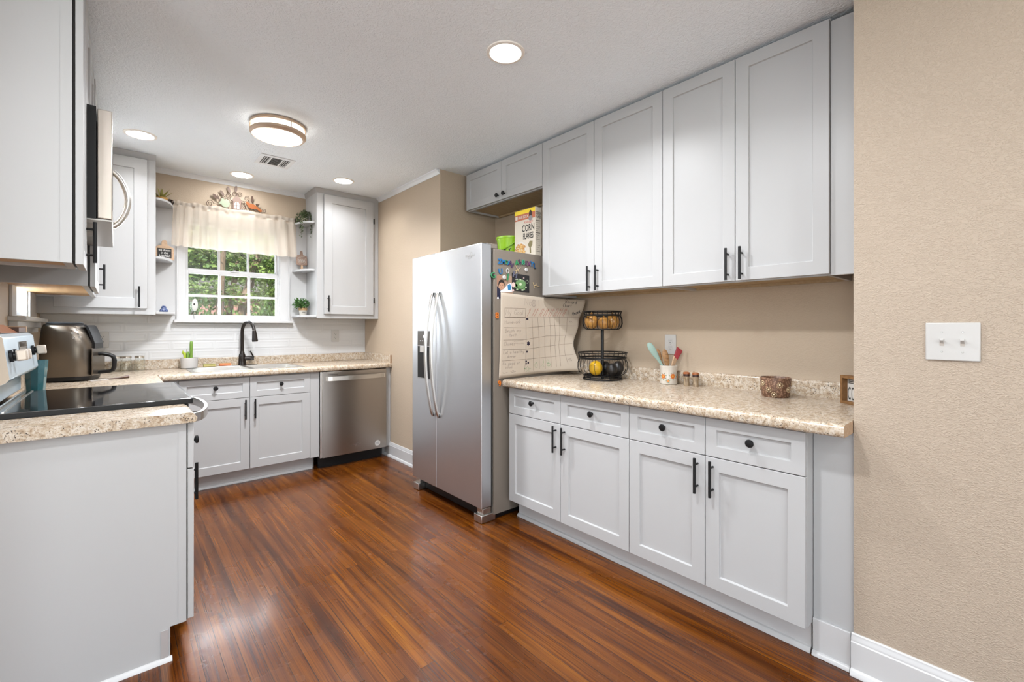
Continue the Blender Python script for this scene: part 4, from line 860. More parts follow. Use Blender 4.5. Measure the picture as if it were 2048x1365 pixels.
HW.build('green_doodles', flat('green_pencil', (.10,.26,.11), .7), rc, smooth=False, recalc=False)
HW = MB()
def blob(cx, cy, rx, ry):
    s_, t_ = inv(cx, cy); q = [chart(*inv(cx+rx*math.cos(a)*(1 if k % 2 else .62), cy+ry*math.sin(a)*(1 if k % 2 else .62), s_, t_))+Vector((0,-.0012,0)) for k, a in enumerate([i*math.pi/6 for i in range(12)])]
    HW.add(q, [list(range(12))])
for a in ((460,420,24,17),(478,772,26,38),(458,890,14,20),(446,1030,16,20),(476,1050,15,22),(448,1062,16,14)): blob(*a)
HW.build('stickers', flat('sticker_navy', (.02,.016,.035), .5), rc, smooth=False, recalc=False)

# ================================================================ things on the right counter
bs = thing('wire_basket', 'two-tier black wire fruit basket on the right counter', 'basket', (2.372,1.830,CT))
bc = Vector((2.372,1.830,0))
def ring_pts(r, z, n=40): return [bc+Vector((r*math.cos(2*math.pi*k/n), r*math.sin(2*math.pi*k/n), z)) for k in range(n)]
def wire_tier(nm, prof, rings, nr, zf, rf, wr=.0016):
    mb = MB()
    for r_, z, w in rings: mb.tube(ring_pts(r_, z), w, 6, closed=True)
    for k in range(nr):
        a = 2*math.pi*(k+.5)/nr; d = Vector((math.cos(a), math.sin(a), 0)); mb.tube([bc+d*r_+Vector((0,0,z)) for r_, z in prof]+[bc+d*.012+Vector((0,0,zf))], wr, 5)
    mb.tube(ring_pts(rf*.55, zf, 28), wr, 5, closed=True); return mb.build(nm, M['black'], bs)
wire_tier('lower_basket', [(.156,1.070),(.147,1.036),(.158,1.005),(.159,.972),(.150,.945),(.120,.924)], [(.156,1.070,.0034),(.148,1.036,.0060),(.120,.924,.003)], 26, .922, .120)
wire_tier('upper_basket', [(.121,1.334),(.115,1.310),(.125,1.285),(.127,1.255),(.118,1.230),(.102,1.220)], [(.121,1.334,.0036),(.115,1.310,.0055),(.102,1.220,.0035)], 24, 1.219, .102)
MB().cyl(bc+Vector((0,0,.90)), bc+Vector((0,0,1.222)), .0098, n=14).build('pole', M['black'], bs)
mb = MB(); mb.tube(ring_pts(.123,CT+.0045), .0045, 8, closed=True); mb.tube(ring_pts(.118,.913), .003, 6, closed=True)
for k in range(12):
    a = 2*math.pi*k/12; d = Vector((math.cos(a), math.sin(a), 0)); mb.tube([bc+d*.123+Vector((0,0,CT+.005)), bc+d*.118+Vector((0,0,.922))], .002, 5)
mb.build('base_ring', M['black'], bs)
LAT, DEP = Vector((_C,-_S,0)), Vector((_S,_C,0))
def onion(dl, dd, r_, label, squat=1.05):
    c_ = bc+LAT*dl+DEP*dd+Vector((0,0,1.2225+r_*squat)); o = thing('onion', label, 'onion', c_, 'onions in the upper basket')
    MB().lathe(c_, [(.001,-r_*squat),(r_*.5,-r_*squat*.93),(r_*.85,-r_*.6),(r_,-r_*.1),(r_*.95,r_*.35),(r_*.65,r_*.78),(r_*.28,r_*1.0),(r_*.10,r_*1.18),(.001,r_*1.22)], 22, cap=False).build('bulb', M['onion'], o)
    MB().cyl(c_+Vector((0,0,r_*1.12)), c_+Vector((.003,0,r_*1.42)), .004, .0015, 8).build('neck', flat('onion_neck', (0.315,0.203,0.075)), o)
m = mat('onion_skin', (.5,.25,.06), .3); v = coords(m, (1,1,.15)); lk(m, ramp(m, noise(m, v, 120, 3), [(.3, (.27,.105,.02)), (.7, (.50,.27,.07))]), bsdf(m).inputs['Base Color']); M['onion'] = m
onion(-.070, .005, .046, 'golden onion on the left side of the upper basket'); onion(-.002, -.052, .037, 'small golden onion in the middle of the upper basket'); onion(.066, .010, .045, 'golden onion on the right side of the upper basket')
def fruit(nm, dl, dd, rx, rz, label, m_, group=None, tip=.0):
    c_ = bc+LAT*dl+DEP*dd+Vector((0,0,.926+rz))
    return tag(MB().ell(c_, rx, rx, rz, 22, 14, (lambda d: 1+tip*abs(d.z)**8)).build(nm, m_, at=c_), label, nm.replace('_', ' '), group)
ml = mat('lemon_skin', (.58,.33,.009), .38); bump(ml, noise(ml, coords(ml), 260, 2), .3, .001)
fruit('lemon', -.052, -.045, .043, .047, 'large yellow lemon in the lower basket', ml)
ma = mat('avocado_skin', (.012,.010,.009), .42); bump(ma, noise(ma, coords(ma), 180, 2), .5, .0015)
for dl, dd, r_, lab in ((.048,-.060,.034,'dark avocado nearest the front of the lower basket'),(.100,.000,.038,'dark avocado at the right side of the lower basket'),(.030,.055,.036,'dark avocado at the back of the lower basket beside the pole')): fruit('avocado', dl, dd, r_, r_*1.12, lab, ma, 'avocados in the lower basket', .1)

# crock and utensils
kc = P(1337,764,z=CT); kc = Vector((2.472, 2.472*kc.y/kc.x, CT)); KX, KY = kc.x, kc.y
kr = thing('utensil_crock', 'cream ceramic crock with orange flowers holding kitchen utensils', 'crock', kc)
MB().lathe(kc, [(.044,0),(.049,.003),(.050,.010),(.048,.050),(.048,.085),(.0505,.100),(.0515,.108),(.049,.110),(.045,.106),(.044,.02),(.0,.018)], 36, cap=False).build('pot', flat('crock_cream', (0.518,0.476,0.420), .2, coat=.4), kr)
fw = [MB(), MB(), MB()]
def petal(i, a, z, ra, rz, n=8):
    fw[i].add([(KX+.0508*math.cos(a+ra/.05*math.cos(q)), KY+.0508*math.sin(a+ra/.05*math.cos(q)), CT+z+rz*math.sin(q)) for q in [k*2*math.pi/n for k in range(n)]], [list(range(n))])
ac = math.atan2(-KY, -KX); random.seed(11)
for da, z, sc_ in ((-.62,.048,1.0),(.50,.050,1.1),(-.05,.022,.55),(1.35,.045,1.0),(-1.6,.05,1.0)):
    for k in range(6): q = k*1.047; petal(0, ac+da+.16*sc_*math.cos(q), z+.0085*sc_*math.sin(q), .0052*sc_, .0055*sc_)
    petal(1, ac+da, z, .0045*sc_, .0045*sc_)
    for k in range(7): q = k*.9+.3; petal(2, ac+da+.36*sc_*math.cos(q), z+.019*sc_*math.sin(q), .003, .0022)
fw[0].build('orange_petals', flat('orange_ink', (.52,.14,.025), .3), kr, smooth=False); fw[1].build('flower_centers', flat('yellow_ink', (.60,.33,.05), .3), kr, smooth=False); fw[2].build('leaves', flat('leaf_ink', (.10,.16,.03), .3), kr, smooth=False)
def utensil(nm, label, base, tip, prof, m_, flatv=.35, cat='utensil'):
    base, tip = kc+LAT*base[0]+DEP*base[1]+Vector((0,0,base[2])), kc+LAT*tip[0]+DEP*tip[1]+Vector((0,0,tip[2]))
    pts = [base+(tip-base)*t for t, _ in prof]
    return tag(MB().tube(pts, [r_ for _, r_ in prof], 14, flat=flatv, up=LAT).build(nm, m_, at=base), label, cat)
utensil('spatula', 'pale mint silicone spatula leaning left in the flowered crock', (.012,0,.03), (-.122,-.006,.243), [(0,.005),(.40,.007),(.55,.011),(.68,.017),(.85,.020),(.95,.016),(1,.006)], flat('mint_silicone', (.25,.36,.32), .5), .4)
utensil('wooden_spoon', 'narrow dark olive-wood spoon standing behind the wider spoon in the crock', (.0,.015,.03), (-.064,.014,.205), [(0,.005),(.55,.006),(.70,.011),(.86,.014),(.96,.010),(1,.004)], M['olive_wood'], .5)
utensil('wooden_spoon', 'wide brown olive-wood spoon in the middle of the crock', (.008,-.012,.03), (-.030,-.012,.205), [(0,.006),(.42,.008),(.58,.016),(.80,.019),(.94,.014),(1,.005)], M['olive_wood'], .4)
utensil('wooden_spoon', 'short pale wooden handle standing right of the spoons in the crock', (.0,.0,.03), (.028,-.02,.165), [(0,.005),(.6,.006),(.95,.006),(1,.004)], M['pale_wood'], .6)
sp = thing('pastry_brush', 'pastry spatula with red silicone head and wooden handle in the crock', 'utensil', kc+Vector((0,0,.03)))
b0, b1, b2 = kc+LAT*.002+Vector((0,0,.03)), kc+LAT*.044+DEP*.008+Vector((0,0,.150)), kc+LAT*.066+DEP*.008+Vector((0,0,.207))
MB().tube([b0, b0+(b1-b0)*.7, b1], [.006,.008,.013], 12, flat=.5, up=LAT).build('handle', M['pale_wood'], sp)
hd = (b2-b1).normalized(); sd = (LAT-hd*LAT.dot(hd)).normalized()
MB().prism([b1-hd*.006-sd*.013+DEP*.006, b1-hd*.006+sd*.013+DEP*.006, b2+sd*.024-hd*.004+DEP*.006, b2-sd*.016+hd*.008+DEP*.006], -DEP*.012).build('head', flat('red_silicone', (.30,.02,.03), .45), sp, bevel=.004, seg=3)
def toothpicks(dy, label, u):
    q = P(u, 769, z=CT); c_ = Vector((2.478, 2.478*q.y/q.x, CT)); t_ = thing('toothpick_jar', label, 'jar', c_)
    MB().lathe(c_, [(.0155,0),(.0165,.003),(.0145,.020),(.0145,.034),(.0165,.052),(.0165,.054)], 20).build('toothpicks', M['picks'], t_)
    MB().lathe(c_, [(.0168,0),(.0178,.003),(.0157,.020),(.0157,.034),(.0177,.0535)], 20, cap=False).build('glass', M['jar'], t_)
    MB().lathe(c_+Vector((0,0,.054)), [(.0182,0),(.0186,.002),(.0186,.011),(.0182,.0125)], 20).build('band', flat('lid_dark', (.035,.012,.008), .4), t_)
    MB().lathe(c_+Vector((0,0,.0665)), [(.0182,0),(.0190,.004),(.0175,.010),(.010,.013),(.001,.0135)], 20, cap=False).build('lid', flat('lid_brown', (.27,.085,.025), .35), t_)
m = mat('toothpick_wood', (.6,.45,.3), .7); v = coords(m, (1,1,.05)); lk(m, ramp(m, noise(m, v, 420, 2), [(.35, (.18,.11,.06)), (.6, (.50,.37,.25))]), bsdf(m).inputs['Base Color']); M['picks'] = m
toothpicks(0, 'left one of two small toothpick jars with brown lids beside the crock', 1373); toothpicks(0, 'right one of two small toothpick jars with brown lids beside the crock', 1391.5)
q = P(1551,788,z=CT); q = Vector((2.405, 2.405*q.y/q.x, CT))
cn = thing('candle_holder', 'brown beaded candle holder on the right counter', 'candle holder', q)
mm = mat('beaded_brown', (.2,.1,.06), .4); vv = nd(mm, 'ShaderNodeTexVoronoi'); vv.inputs['Scale'].default_value = 110; lk(mm, coords(mm), vv.inputs['Vector'])
lk(mm, ramp(mm, vv.outputs['Distance'], [(.1, (.36,.215,.14)), (.6, (.12,.058,.034))]), bsdf(mm).inputs['Base Color']); bump(mm, vv.outputs['Distance'], -.6, .002)
MB().lathe(q, [(.056,0),(.059,.004),(.063,.040),(.066,.075),(.066,.092),(.063,.094),(.060,.088),(.055,.012),(.0,.010)], 36, cap=False).build('cup', mm, cn)
bd = MB(); ac2 = math.atan2(-q.y, -q.x)
for da, z in ((-.45,.038),(.28,.062),(-.95,.066),(.95,.040),(-.1,.016),(1.5,.066),(-1.6,.04)):
    for k in range(9):
        w = k*.698; a = ac2+da+.17*math.cos(w); r_ = .0625+.00006*z*1000; bd.ell((q.x+r_*math.cos(a), q.y+r_*math.sin(a), CT+z+.0105*math.sin(w)), .0032,.0032,.0036, 6, 4)
    a = ac2+da; bd.ell((q.x+.0635*math.cos(a), q.y+.0635*math.sin(a), CT+z), .006,.006,.006, 8, 6)
bd.build('beaded_flowers', flat('bead_gold', (.55,.42,.27), .3, metal=.5), cn)
# coffee sign
A = Vector((2.425,.562,CT)); d_ = Vector((-.652,-.758,0)); n_ = Vector((-.758,.652,0)); Lg, Hg = .152, .124
sg = thing('coffee_sign', 'small brown wooden box sign with coffee lettering in the counter corner', 'sign', A+d_*.08)
mb = MB()
def sbox(mb, a, b, z0, z1, d0, d1): return mb.prism([A+d_*a+n_*d0+Vector((0,0,z0)), A+d_*b+n_*d0+Vector((0,0,z0)), A+d_*b+n_*d0+Vector((0,0,z1)), A+d_*a+n_*d0+Vector((0,0,z1))], n_*(d1-d0))
sbox(mb,0,.012,0,Hg,-.034,0); sbox(mb,Lg-.012,Lg,0,Hg,-.034,0); sbox(mb,.012,Lg-.012,0,.012,-.034,0); sbox(mb,.012,Lg-.012,Hg-.013,Hg,-.034,0)
mb.build('frame', M['sign_wood'], sg, bevel=.001); sbox(MB(),.012,Lg-.012,.012,Hg-.012,-.030,-.024).build('panel', flat('sign_white', (0.504,0.483,0.448), .6), sg)
tx = MB(); o_ = A+n_*(-.0238)
for k, ch in enumerate('COFFEE'): text_mesh(tx, ch, o_+d_*(.024+k*.0205)+Vector((0,0,.017)), d_, Vector((0,0,1)), .082, sx=.30, lift=.0004)
text_mesh(tx, 'HE', o_+d_*.060+Vector((0,0,.080)), d_, Vector((0,0,1)), .034, sx=.36, lift=.0004, align='LEFT')
for z, a, b in ((.104,.020,.052),(.098,.020,.052),(.090,.020,.052)): tx.ribbon([o_+d_*a+Vector((0,0,z)), o_+d_*b+Vector((0,0,z))], .0028, n_, .0004)
tx.build('lettering', flat('ink_dark', (.02,.018,.015)), sg, smooth=False, recalc=False)

# ---------------------------------------------------------------- outlets and switch plates
def outlet(c, U, N, label):
    c, U, N = Vector(c), Vector(U), Vector(N); Z = Vector((0,0,1)); o = thing('wall_outlet', label, 'outlet', c)
    MB().obox(c+N*.0025, U*.037, N*.0025, Z*.060).build('cover_plate', M['plastic'], o, bevel=.002)
    for s in (-1, 1):
        f_ = MB().lathe(c+N*.005+Z*(.0195*s), [(.0165,0),(.0165,.0015)], 20, N).build('socket', M['plastic'], o)
        sl_ = MB()
        for k in (-1, 1): sl_.obox(c+N*.0067+Z*(.0195*s+.004)+U*(.0062*k), U*.0011, N*.0004, Z*.0045)
        sl_.obox(c+N*.0067+Z*(.0195*s-.008), U*.0022, N*.0004, Z*.0022); sl_.build('slots', M['darkgap'], f_, smooth=False)
    MB().lathe(c+N*.005, [(.003,0),(.002,.001)], 10, N).build('screw', flat('screw', (.5,.5,.48), .3, metal=.8), o)
outlet((-.080,4.640,1.139), (1,0,0), (0,-1,0), 'white outlet on the tile left of the window, beside the air fryer'); outlet((1.669,4.640,1.149), (1,0,0), (0,-1,0), 'white outlet on the tile below the back right wall cabinet')
outlet((2.5595,1.457,1.128), (0,-1,0), (-1,0,0), 'white outlet on the beige wall behind the flowered crock')
sw = thing('light_switch', 'white double light switch plate on the beige wall', 'switch', (WX,.166,1.185)); SY = .166
MB().obox((WX-.003,SY,1.186), (.003,0,0), (0,.0625,0), (0,0,.060)).build('cover_plate', M['plastic'], sw, bevel=.003, seg=3)
for s in (-1, 1):
    MB().obox((WX-.0063,SY+s*.0235,1.184), (.0005,0,0), (0,.0052,0), (0,0,.0115)).build('slot', flat('slot_shadow', (.38,.34,.30)), sw)
    MB().prism([(WX-.006,SY+s*.0235-.0045,1.180),(WX-.006,SY+s*.0235-.0045,1.193),(WX-.017,SY+s*.0235-.0045,1.196),(WX-.018,SY+s*.0235-.0045,1.190)], (0,.009,0)).build('toggle', M['plastic'], sw, bevel=.001)
    for z in (1.216, 1.154): MB().lathe((WX-.006,SY+s*.0235,z), [(.0028,0),(.002,.001)], 10, (-1,0,0)).build('screw', flat('screw', (.5,.5,.48)), sw)

# ================================================================ things on the left counter and range
fq = Vector((-.215,4.005,CT)); ff = Vector((math.cos(R(14)), -math.sin(R(14)), 0)); fsd = Vector((-ff.y, ff.x, 0))
af = thing('air_fryer', 'dark steel air fryer with black pull handle on the back left counter', 'air fryer', fq)
def loft(mb, secs, n=40, e=3.2):
    vs = []
    for z, a, b, sh in secs:
        for k in range(n):
            q = 2*math.pi*k/n; c_, s_ = math.cos(q), math.sin(q)
            p = abs(c_)**(2/e)*(1 if c_ >= 0 else -1)*a+sh; w = abs(s_)**(2/e)*(1 if s_ >= 0 else -1)*b
            vs.append(fq+ff*p+fsd*w+Vector((0,0,z)))
    L = len(secs); fs_ = [(i*n+k, i*n+(k+1)%n, (i+1)*n+(k+1)%n, (i+1)*n+k) for i in range(L-1) for k in range(n)]
    return mb.add(vs, fs_+[list(range(n))[::-1], list(range((L-1)*n, L*n))])
gm = mat('gunmetal', (.150,.128,.105), .30, .9); bsdf(gm).inputs['Anisotropic'].default_value = .5
loft(MB(), [(.030,.128,.140,0),(.036,.130,.143,0),(.20,.130,.143,0),(.235,.129,.142,-.002),(.30,.110,.136,-.014),(.335,.098,.130,-.022),(.348,.088,.122,-.026)]).build('body', gm, af, ang=30)
loft(MB(), [(.003,.118,.130,0),(.010,.124,.138,0),(.033,.128,.141,0)]).build('base', M['blackplastic'], af)
loft(MB(), [(.347,.090,.124,-.026),(.354,.084,.116,-.028),(.357,.070,.100,-.030)]).build('top_rim', M['blackplastic'], af)
MB().lathe(fq+Vector((0,0,.357))-ff*.03, [(.085,0),(.088,.006),(.075,.013),(.0,.014)], 28, cap=False).build('top_vent', flat('vent_grey', (.09,.10,.11), .3, metal=.6), af)
b_ = MB(); pr = [(.1315,.200),(.1310,.236),(.1125,.300),(.100,.337),(.089,.350)]
for (p0, z0), (p1, z1) in zip(pr, pr[1:]):
    b_.add([fq+ff*(p+.0035)+fsd*w+Vector((0,0,z)) for p, z in ((p0,z0),(p1,z1)) for w in (-.075,.075)]+[fq+ff*(p-.01)+fsd*w+Vector((0,0,z)) for p, z in ((p0,z0),(p1,z1)) for w in (-.075,.075)], [(0,1,3,2),(4,6,7,5),(0,2,6,4),(1,5,7,3),(0,4,5,1),(2,3,7,6)])
b_.build('front_band', M['blackplastic'], af)
dwr = MB()
for k in range(9):
    pass
dwr.obox(fq+ff*.1305+Vector((0,0,.118)), ff*.0035, fsd*.112, Vector((0,0,.085))); dwr.build('basket_drawer', gm, af, bevel=.003)
H = [(.130,.165),(.150,.166),(.185,.158),(.206,.145),(.212,.120),(.210,.075),(.204,.058),(.188,.050),(.130,.046)]
dr_ = MB().tube([fq+ff*(p)+Vector((0,0,z)) for p, z in H], .0125, 10, flat=1.5, up=(0,0,1)).build('handle', M['blackplastic'], af)
icn = MB(); sv = -DEP
for r_ in range(3):
    for c_ in range(2):
        ang = R(-90+34-c_*13); z = .325-r_*.026
        a_, b2_ = .112+.013*r_, .137+.003*r_; px, pw = a_*.93*math.cos(ang)-.012, b2_*math.sin(ang)
        o_ = fq+ff*(px+.018)+fsd*(pw-.004)+Vector((0,0,z)); nn = (ff*math.cos(ang)*.6+fsd*math.sin(ang)).normalized(); tt = nn.cross(Vector((0,0,1))).normalized()
        icn.tube([o_+tt*.007*math.cos(k*.785)+Vector((0,0,.007*math.sin(k*.785))) for k in range(8)], .0011, 5, closed=True); icn.obox(o_, tt*.003, nn*.001, Vector((0,0,.0025)))
icn.build('control_icons', flat('icon_light', (0.434,0.420,0.399), .3, metal=.6), af, smooth=False)
cu = Vector((-.297,3.180,CT))
tc = thing('drinking_glass', 'tall faceted teal drinking glass beside the range panel', 'glass', cu)
MB().lathe(cu, [(.030,.001),(.033,.006),(.045,.176),(.0425,.176),(.030,.012),(.0,.010)], 10, cap=False).build('tumbler', M['tealglass'], tc, ang=20)
for x_, y_, lab in ((.000,4.555,'leftmost small clear glass jar with metal lid behind the air fryer handle'),(.058,4.545,'middle small clear glass jar with metal lid behind the air fryer handle'),(.135,4.54,'right small clear glass jar with metal lid beside the cactus pot')):
    c_ = Vector((x_,y_,CT)); j = thing('glass_jar', lab, 'jar', c_)
    MB().lathe(c_, [(.030,.001),(.034,.004),(.034,.082),(.028,.094),(.028,.102)], 24).build('jar', M['jar'], j)
    MB().lathe(c_+Vector((0,0,.1005)), [(.0305,0),(.0305,.014),(.028,.016),(.0,.0165)], 24, cap=False).build('lid', flat('lid_steel', (.60,.56,.50), .3, metal=.9), j)
k0 = Vector((-.075,3.86,CT+.006))
ut = thing('basting_brush', 'dark wooden handled brush with pale tip lying on the counter before the air fryer', 'utensil', k0)
MB().tube([k0+Vector((.03,.02,0)), k0+Vector((.085,.045,.0)), k0+Vector((.115,.060,.003)), k0+Vector((.135,.068,.005))], [.0035,.0045,.009,.011], 10).build('handle', M['dark_wood'], ut)
MB().obox(k0+Vector((-.01,-.002,-.003)), (.042,.016,0), (-.006,.016,0), (0,0,.002)).build('tip', flat('pale_tip', (0.434,0.406,0.378), .6), ut)
tr = thing('wooden_tray', 'reddish brown wooden tray resting on top of the range control panel', 'tray', (-.36,2.85,1.208))
MB().prism([(-.400,2.50,1.209),(-.400,2.50,1.232),(-.360,2.50,1.243),(-.318,2.50,1.209)], (0,.36,0)).build('lid_panel', M['red_wood'], tr, bevel=.002)
MB().box(-.398,2.862,1.209,-.316,3.060,1.232).build('box', M['dark_wood'], tr, bevel=.002)
tag(MB().box(-.400,3.061,1.209,-.314,3.075,1.236).build('end_board', M['pale_wood'], tr, bevel=.001), 'pale end board')
# cactus pot and sponges by the sink
q = Vector((.447,4.512,CT+.004))
cp_ = thing('cactus_pot', 'white pot with a tall and a cluster of short cacti at the sink corner', 'potted cactus', q)
MB().lathe(q, [(.050,0),(.056,.004),(.060,.082),(.060,.086),(.056,.086),(.054,.075),(.0,.074)], 30, cap=False).build('pot', flat('pot_white', (0.518,0.497,0.476), .5), cp_)
mc = mat('cactus_green', (.13,.24,.03), .5); mc2 = mat('cactus_lime', (.33,.40,.02), .5)
MB().tube([q+LAT*.016+Vector((0,0,z)) for z in (.072,.12,.19,.214,.222)], [.0105,.0105,.0115,.010,.004], 12).build('tall_stem', mc, cp_)
MB().tube([q-LAT*.030+Vector((0,0,.072)), q-LAT*.034+Vector((0,0,.105)), q-LAT*.040+Vector((0,0,.128))], [.012,.012,.008], 12).tube([q-LAT*.042+Vector((0,0,.110)), q-LAT*.052+Vector((0,0,.126)), q-LAT*.050+Vector((0,0,.142))], [.007,.007,.004], 10).build('lime_stem', mc2, cp_)
MB().tube([q-LAT*.012+Vector((0,0,.072)), q-LAT*.010+Vector((0,0,.11)), q-LAT*.013+Vector((0,0,.135))], [.010,.013,.007], 12).build('short_stem', mc, cp_)
MB().tube([q-LAT*.020+Vector((0,0,.13)), q-LAT*.020+Vector((0,0,.155))], .0015, 6).build('twig', M['dark_wood'], cp_)
def sponge(x, y, w, col, top, label):
    o = thing('sponge', label, 'sponge', (x,y,CT+.0045)); MB().box(x-w/2,y-.018,CT+.005,x+w/2,y+.018,CT+.022).build('foam', flat('foam_%d' % int(col[0]*100), col, .9), o, bevel=.003)
    MB().box(x-w/2,y-.018,CT+.022,x+w/2,y+.018,CT+.028).build('scrub_side', flat('scrub_%d' % int(top[0]*100), top, .9), o, bevel=.002)
sponge(.590,4.562,.085,(.50,.42,.16),(.34,.33,.12),'yellow-green sponge on the sink rim between cactus and orange sponge'); sponge(.705,4.562,.085,(.62,.22,.10),(.50,.20,.06),'orange sponge on the sink rim beside the faucet')

# ================================================================ window dressing
cr = thing('curtain_rod', 'dark curtain rod with knotted finials over the sink window', 'curtain rod', (.81,4.575,2.245))
RODY, RODZ = 4.575, 2.243
MB().cyl((.345,RODY,RODZ),(1.272,RODY,RODZ),.009,n=12).build('rod', M['bronze'], cr)
for x_, s_ in ((.327,-1),(1.285,1)):
    f_ = MB().ell((x_,RODY,RODZ),.030,.024,.024,16,10).build('finial', M['bronze'], cr)
    MB().tube([(x_-.024+.048*k/20, RODY+.0245*math.sin(k*.75)*math.sqrt(max(.05,1-((k-10)/10.5)**2)), RODZ+.0245*math.cos(k*.75)*math.sqrt(max(.05,1-((k-10)/10.5)**2))) for k in range(21)], .0035, 6).build('twist', flat('twist_brown', (.10,.055,.035), .35, metal=.6), f_)
for x_ in (.40,1.22): MB().box(x_-.006,RODY+.006,RODZ-.012,x_+.006,4.632,RODZ+.004).build('bracket', M['bronze'], cr)
def val(s, t):
    # gathered in bunches: flat stretch in the middle, folds at both ends
    g = .35+.65*min(1, abs(s-.42)*2.1)**1.2; x = .348+.925*s+(s-.5)*.03*t
    ph_ = 2*math.pi*(s*11+.9*math.sin(5.1*s)); w = (.012+.020*t)*g
    y = RODY-.012-.010*t+w*math.sin(ph_)*.8+.004*math.sin(ph_*2.3+1.2)*g
    z = RODZ+.019-.365*t+(.006*math.sin(ph_+.8)*t)-.010*t*math.sin(s*3.0)+.006*math.sin(ph_*.5)*(1-t)
    if t < .11: y = RODY-.0105-.004*math.sin(math.pi*t/.11)+.004*math.sin(ph_*1.7)
    return Vector((x, y, z))
vb = MB().grid(val, 150, 34)
vb.grid(lambda s, t: Vector((val(s,.0).x, RODY+.0115+.003*math.sin(60*s), val(s,0).z-.046*t)), 150, 3).grid(lambda s, t: Vector((val(s,0).x, RODY-.0105+.022*t, val(s,0).z+.004*math.sin(math.pi*t))), 150, 4)
tag(vb.build('valance_curtain', M['sheer'], recalc=False, at=(.81,RODY,1.9)), 'sheer cream valance gathered on the rod over the sink window', 'curtain')
hm = MB().grid(lambda s, t: val(s, .93+.07*t)+Vector((0,-.0012,0)), 150, 2)
# metal wall art standing just above the rod
wq = lambda cx, cy, y=4.628: P(360+cx/10.24, 340+cy/10.24, y=y)
wa = thing('metal_wall_art', 'metal wall art with birdhouse, two birds, leaves and scrolls above the valance', 'wall decor', wq(1160,800))
def shape(nm, pix, m_, th_=.0025, y=4.628): return MB().prism([wq(a,b,y) for a,b in pix], (0,-th_,0)).build(nm, m_, wa, smooth=False)
mbr = mat('art_brown', (.085,.047,.030), .5, .2); mtp = mat('art_taupe', (.17,.105,.078), .5, .1); mgr = mat('art_green', (.25,.29,.20), .5); mor = mat('art_orange', (.30,.085,.016), .5)
shape('birdhouse', [(1048,622),(1165,530),(1275,645),(1250,655),(1255,825),(1075,800),(1085,640)], mtp, .006)
shape('birdhouse_opening', [(1108,790),(1108,700),(1130,668),(1165,655),(1200,672),(1218,705),(1218,800)], flat('art_white', (.50,.46,.42), .5), .0015, 4.6215)
mm_ = MB()
for a, b in (((1163,660),(1163,795)),((1110,730),(1216,738))): mm_.tube([wq(*a,4.6192), wq(*b,4.6192)], .0018, 5)
mm_.build('opening_bars', mtp, wa)
shape('green_bird', [(830,650),(850,590),(900,570),(890,620),(950,600),(1010,640),(1020,700),(1000,755),(940,770),(880,755),(840,700),(800,700),(790,690)], mgr, .004, 4.622)
shape('green_bird_tail', [(765,500),(790,540),(830,640),(800,620),(770,570)], mbr, .003, 4.624); shape('green_bird_belly', [(850,735),(880,765),(940,778),(1000,765),(1015,740),(1000,785),(930,790),(870,770)], mbr, .003, 4.625)
shape('orange_bird', [(1340,650),(1375,648),(1430,690),(1520,715),(1580,760),(1690,850),(1640,872),(1560,800),(1500,805),(1430,790),(1370,720)], mor, .004, 4.622)
shape('orange_bird_crest', [(1545,700),(1630,708),(1600,755),(1560,745)], mbr, .003, 4.624)
for cx, cy, a, L_ in ((722,545,-.75,75),(862,475,-.6,70),(998,405,-.35,70),(1147,393,.05,68),(1475,605,.05,68)):
    pts = []
    for k in range(12):
        q_ = k*2*math.pi/12; px, py = .48*L_*math.sin(q_)*(1-.25*math.cos(q_)), L_*math.cos(q_)*.95; pts.append((cx+px*math.cos(a)+py*math.sin(a)*-1*-1*-1, cy+px*math.sin(a)*1-py*math.cos(a)))
    pts = [(cx+.40*L_*math.sin(k*math.pi/6)*math.cos(a)-(-L_*math.cos(k*math.pi/6))*math.sin(a)*1.0, cy+.40*L_*math.sin(k*math.pi/6)*math.sin(a)+(-L_*math.cos(k*math.pi/6))*math.cos(a)) for k in range(12)]
    shape('leaf', pts, mbr, .002)
sc_ = MB()
def spiral(cx, cy, r_, a0, turns, dirn, lead=()):
    pts = [wq(*p,4.630) for p in lead]
    for k in range(int(turns*16)+1):
        a = a0+dirn*k*2*math.pi/16; rr = r_*(1-.8*k/(turns*16)); pts.append(wq(cx+rr*math.cos(a), cy+rr*math.sin(a), 4.630))
    sc_.tube(pts, .0022, 5)
for sp_ in ((605,690,78,0.0,1.7,-1,[(1000,790),(850,760),(740,700)]),(985,530,62,1.0,1.6,-1,[(1060,800),(1065,640)]),(1118,500,58,.3,1.6,-1,[(1165,540)]),(1225,515,58,2.9,1.6,1,[(1165,545)]),(1365,590,60,.8,1.6,-1,[(1260,640),(1380,660)]),(1300,790,52,3.5,1.6,1,[(1250,690)]),(1722,848,52,2.4,1.6,1,[(1480,800),(1580,880),(1690,890)]),(872,592,46,1.4,1.4,1,[(1040,700),(960,580)]),(1410,800,50,3.2,1.0,-1,[(1300,650)]),(1300,690,40,3.0,1.2,1,[(1250,640)])): spiral(*sp_)
for a, b in (((1165,545),(1150,450)),((1050,560),(1005,465)),((930,560),(880,520)),((800,600),(745,575)),((1490,700),(1478,660))): sc_.tube([wq(*a,4.630), wq(*b,4.630)], .002, 5)
sc_.build('scrolls', mbr, wa)
oq = Vector((.490,4.615,1.297))
so = thing('oval_ornament', 'small white oval ornament on a thin stem on the window sill', 'ornament', oq)
MB().lathe(oq, [(.016,0),(.014,.004),(.003,.006)], 16).build('base', M['plastic'], so); MB().tube([oq+Vector((0,0,.004)), oq+Vector((-.002,0,.075))], .0014, 6).build('stem', M['black'], so)
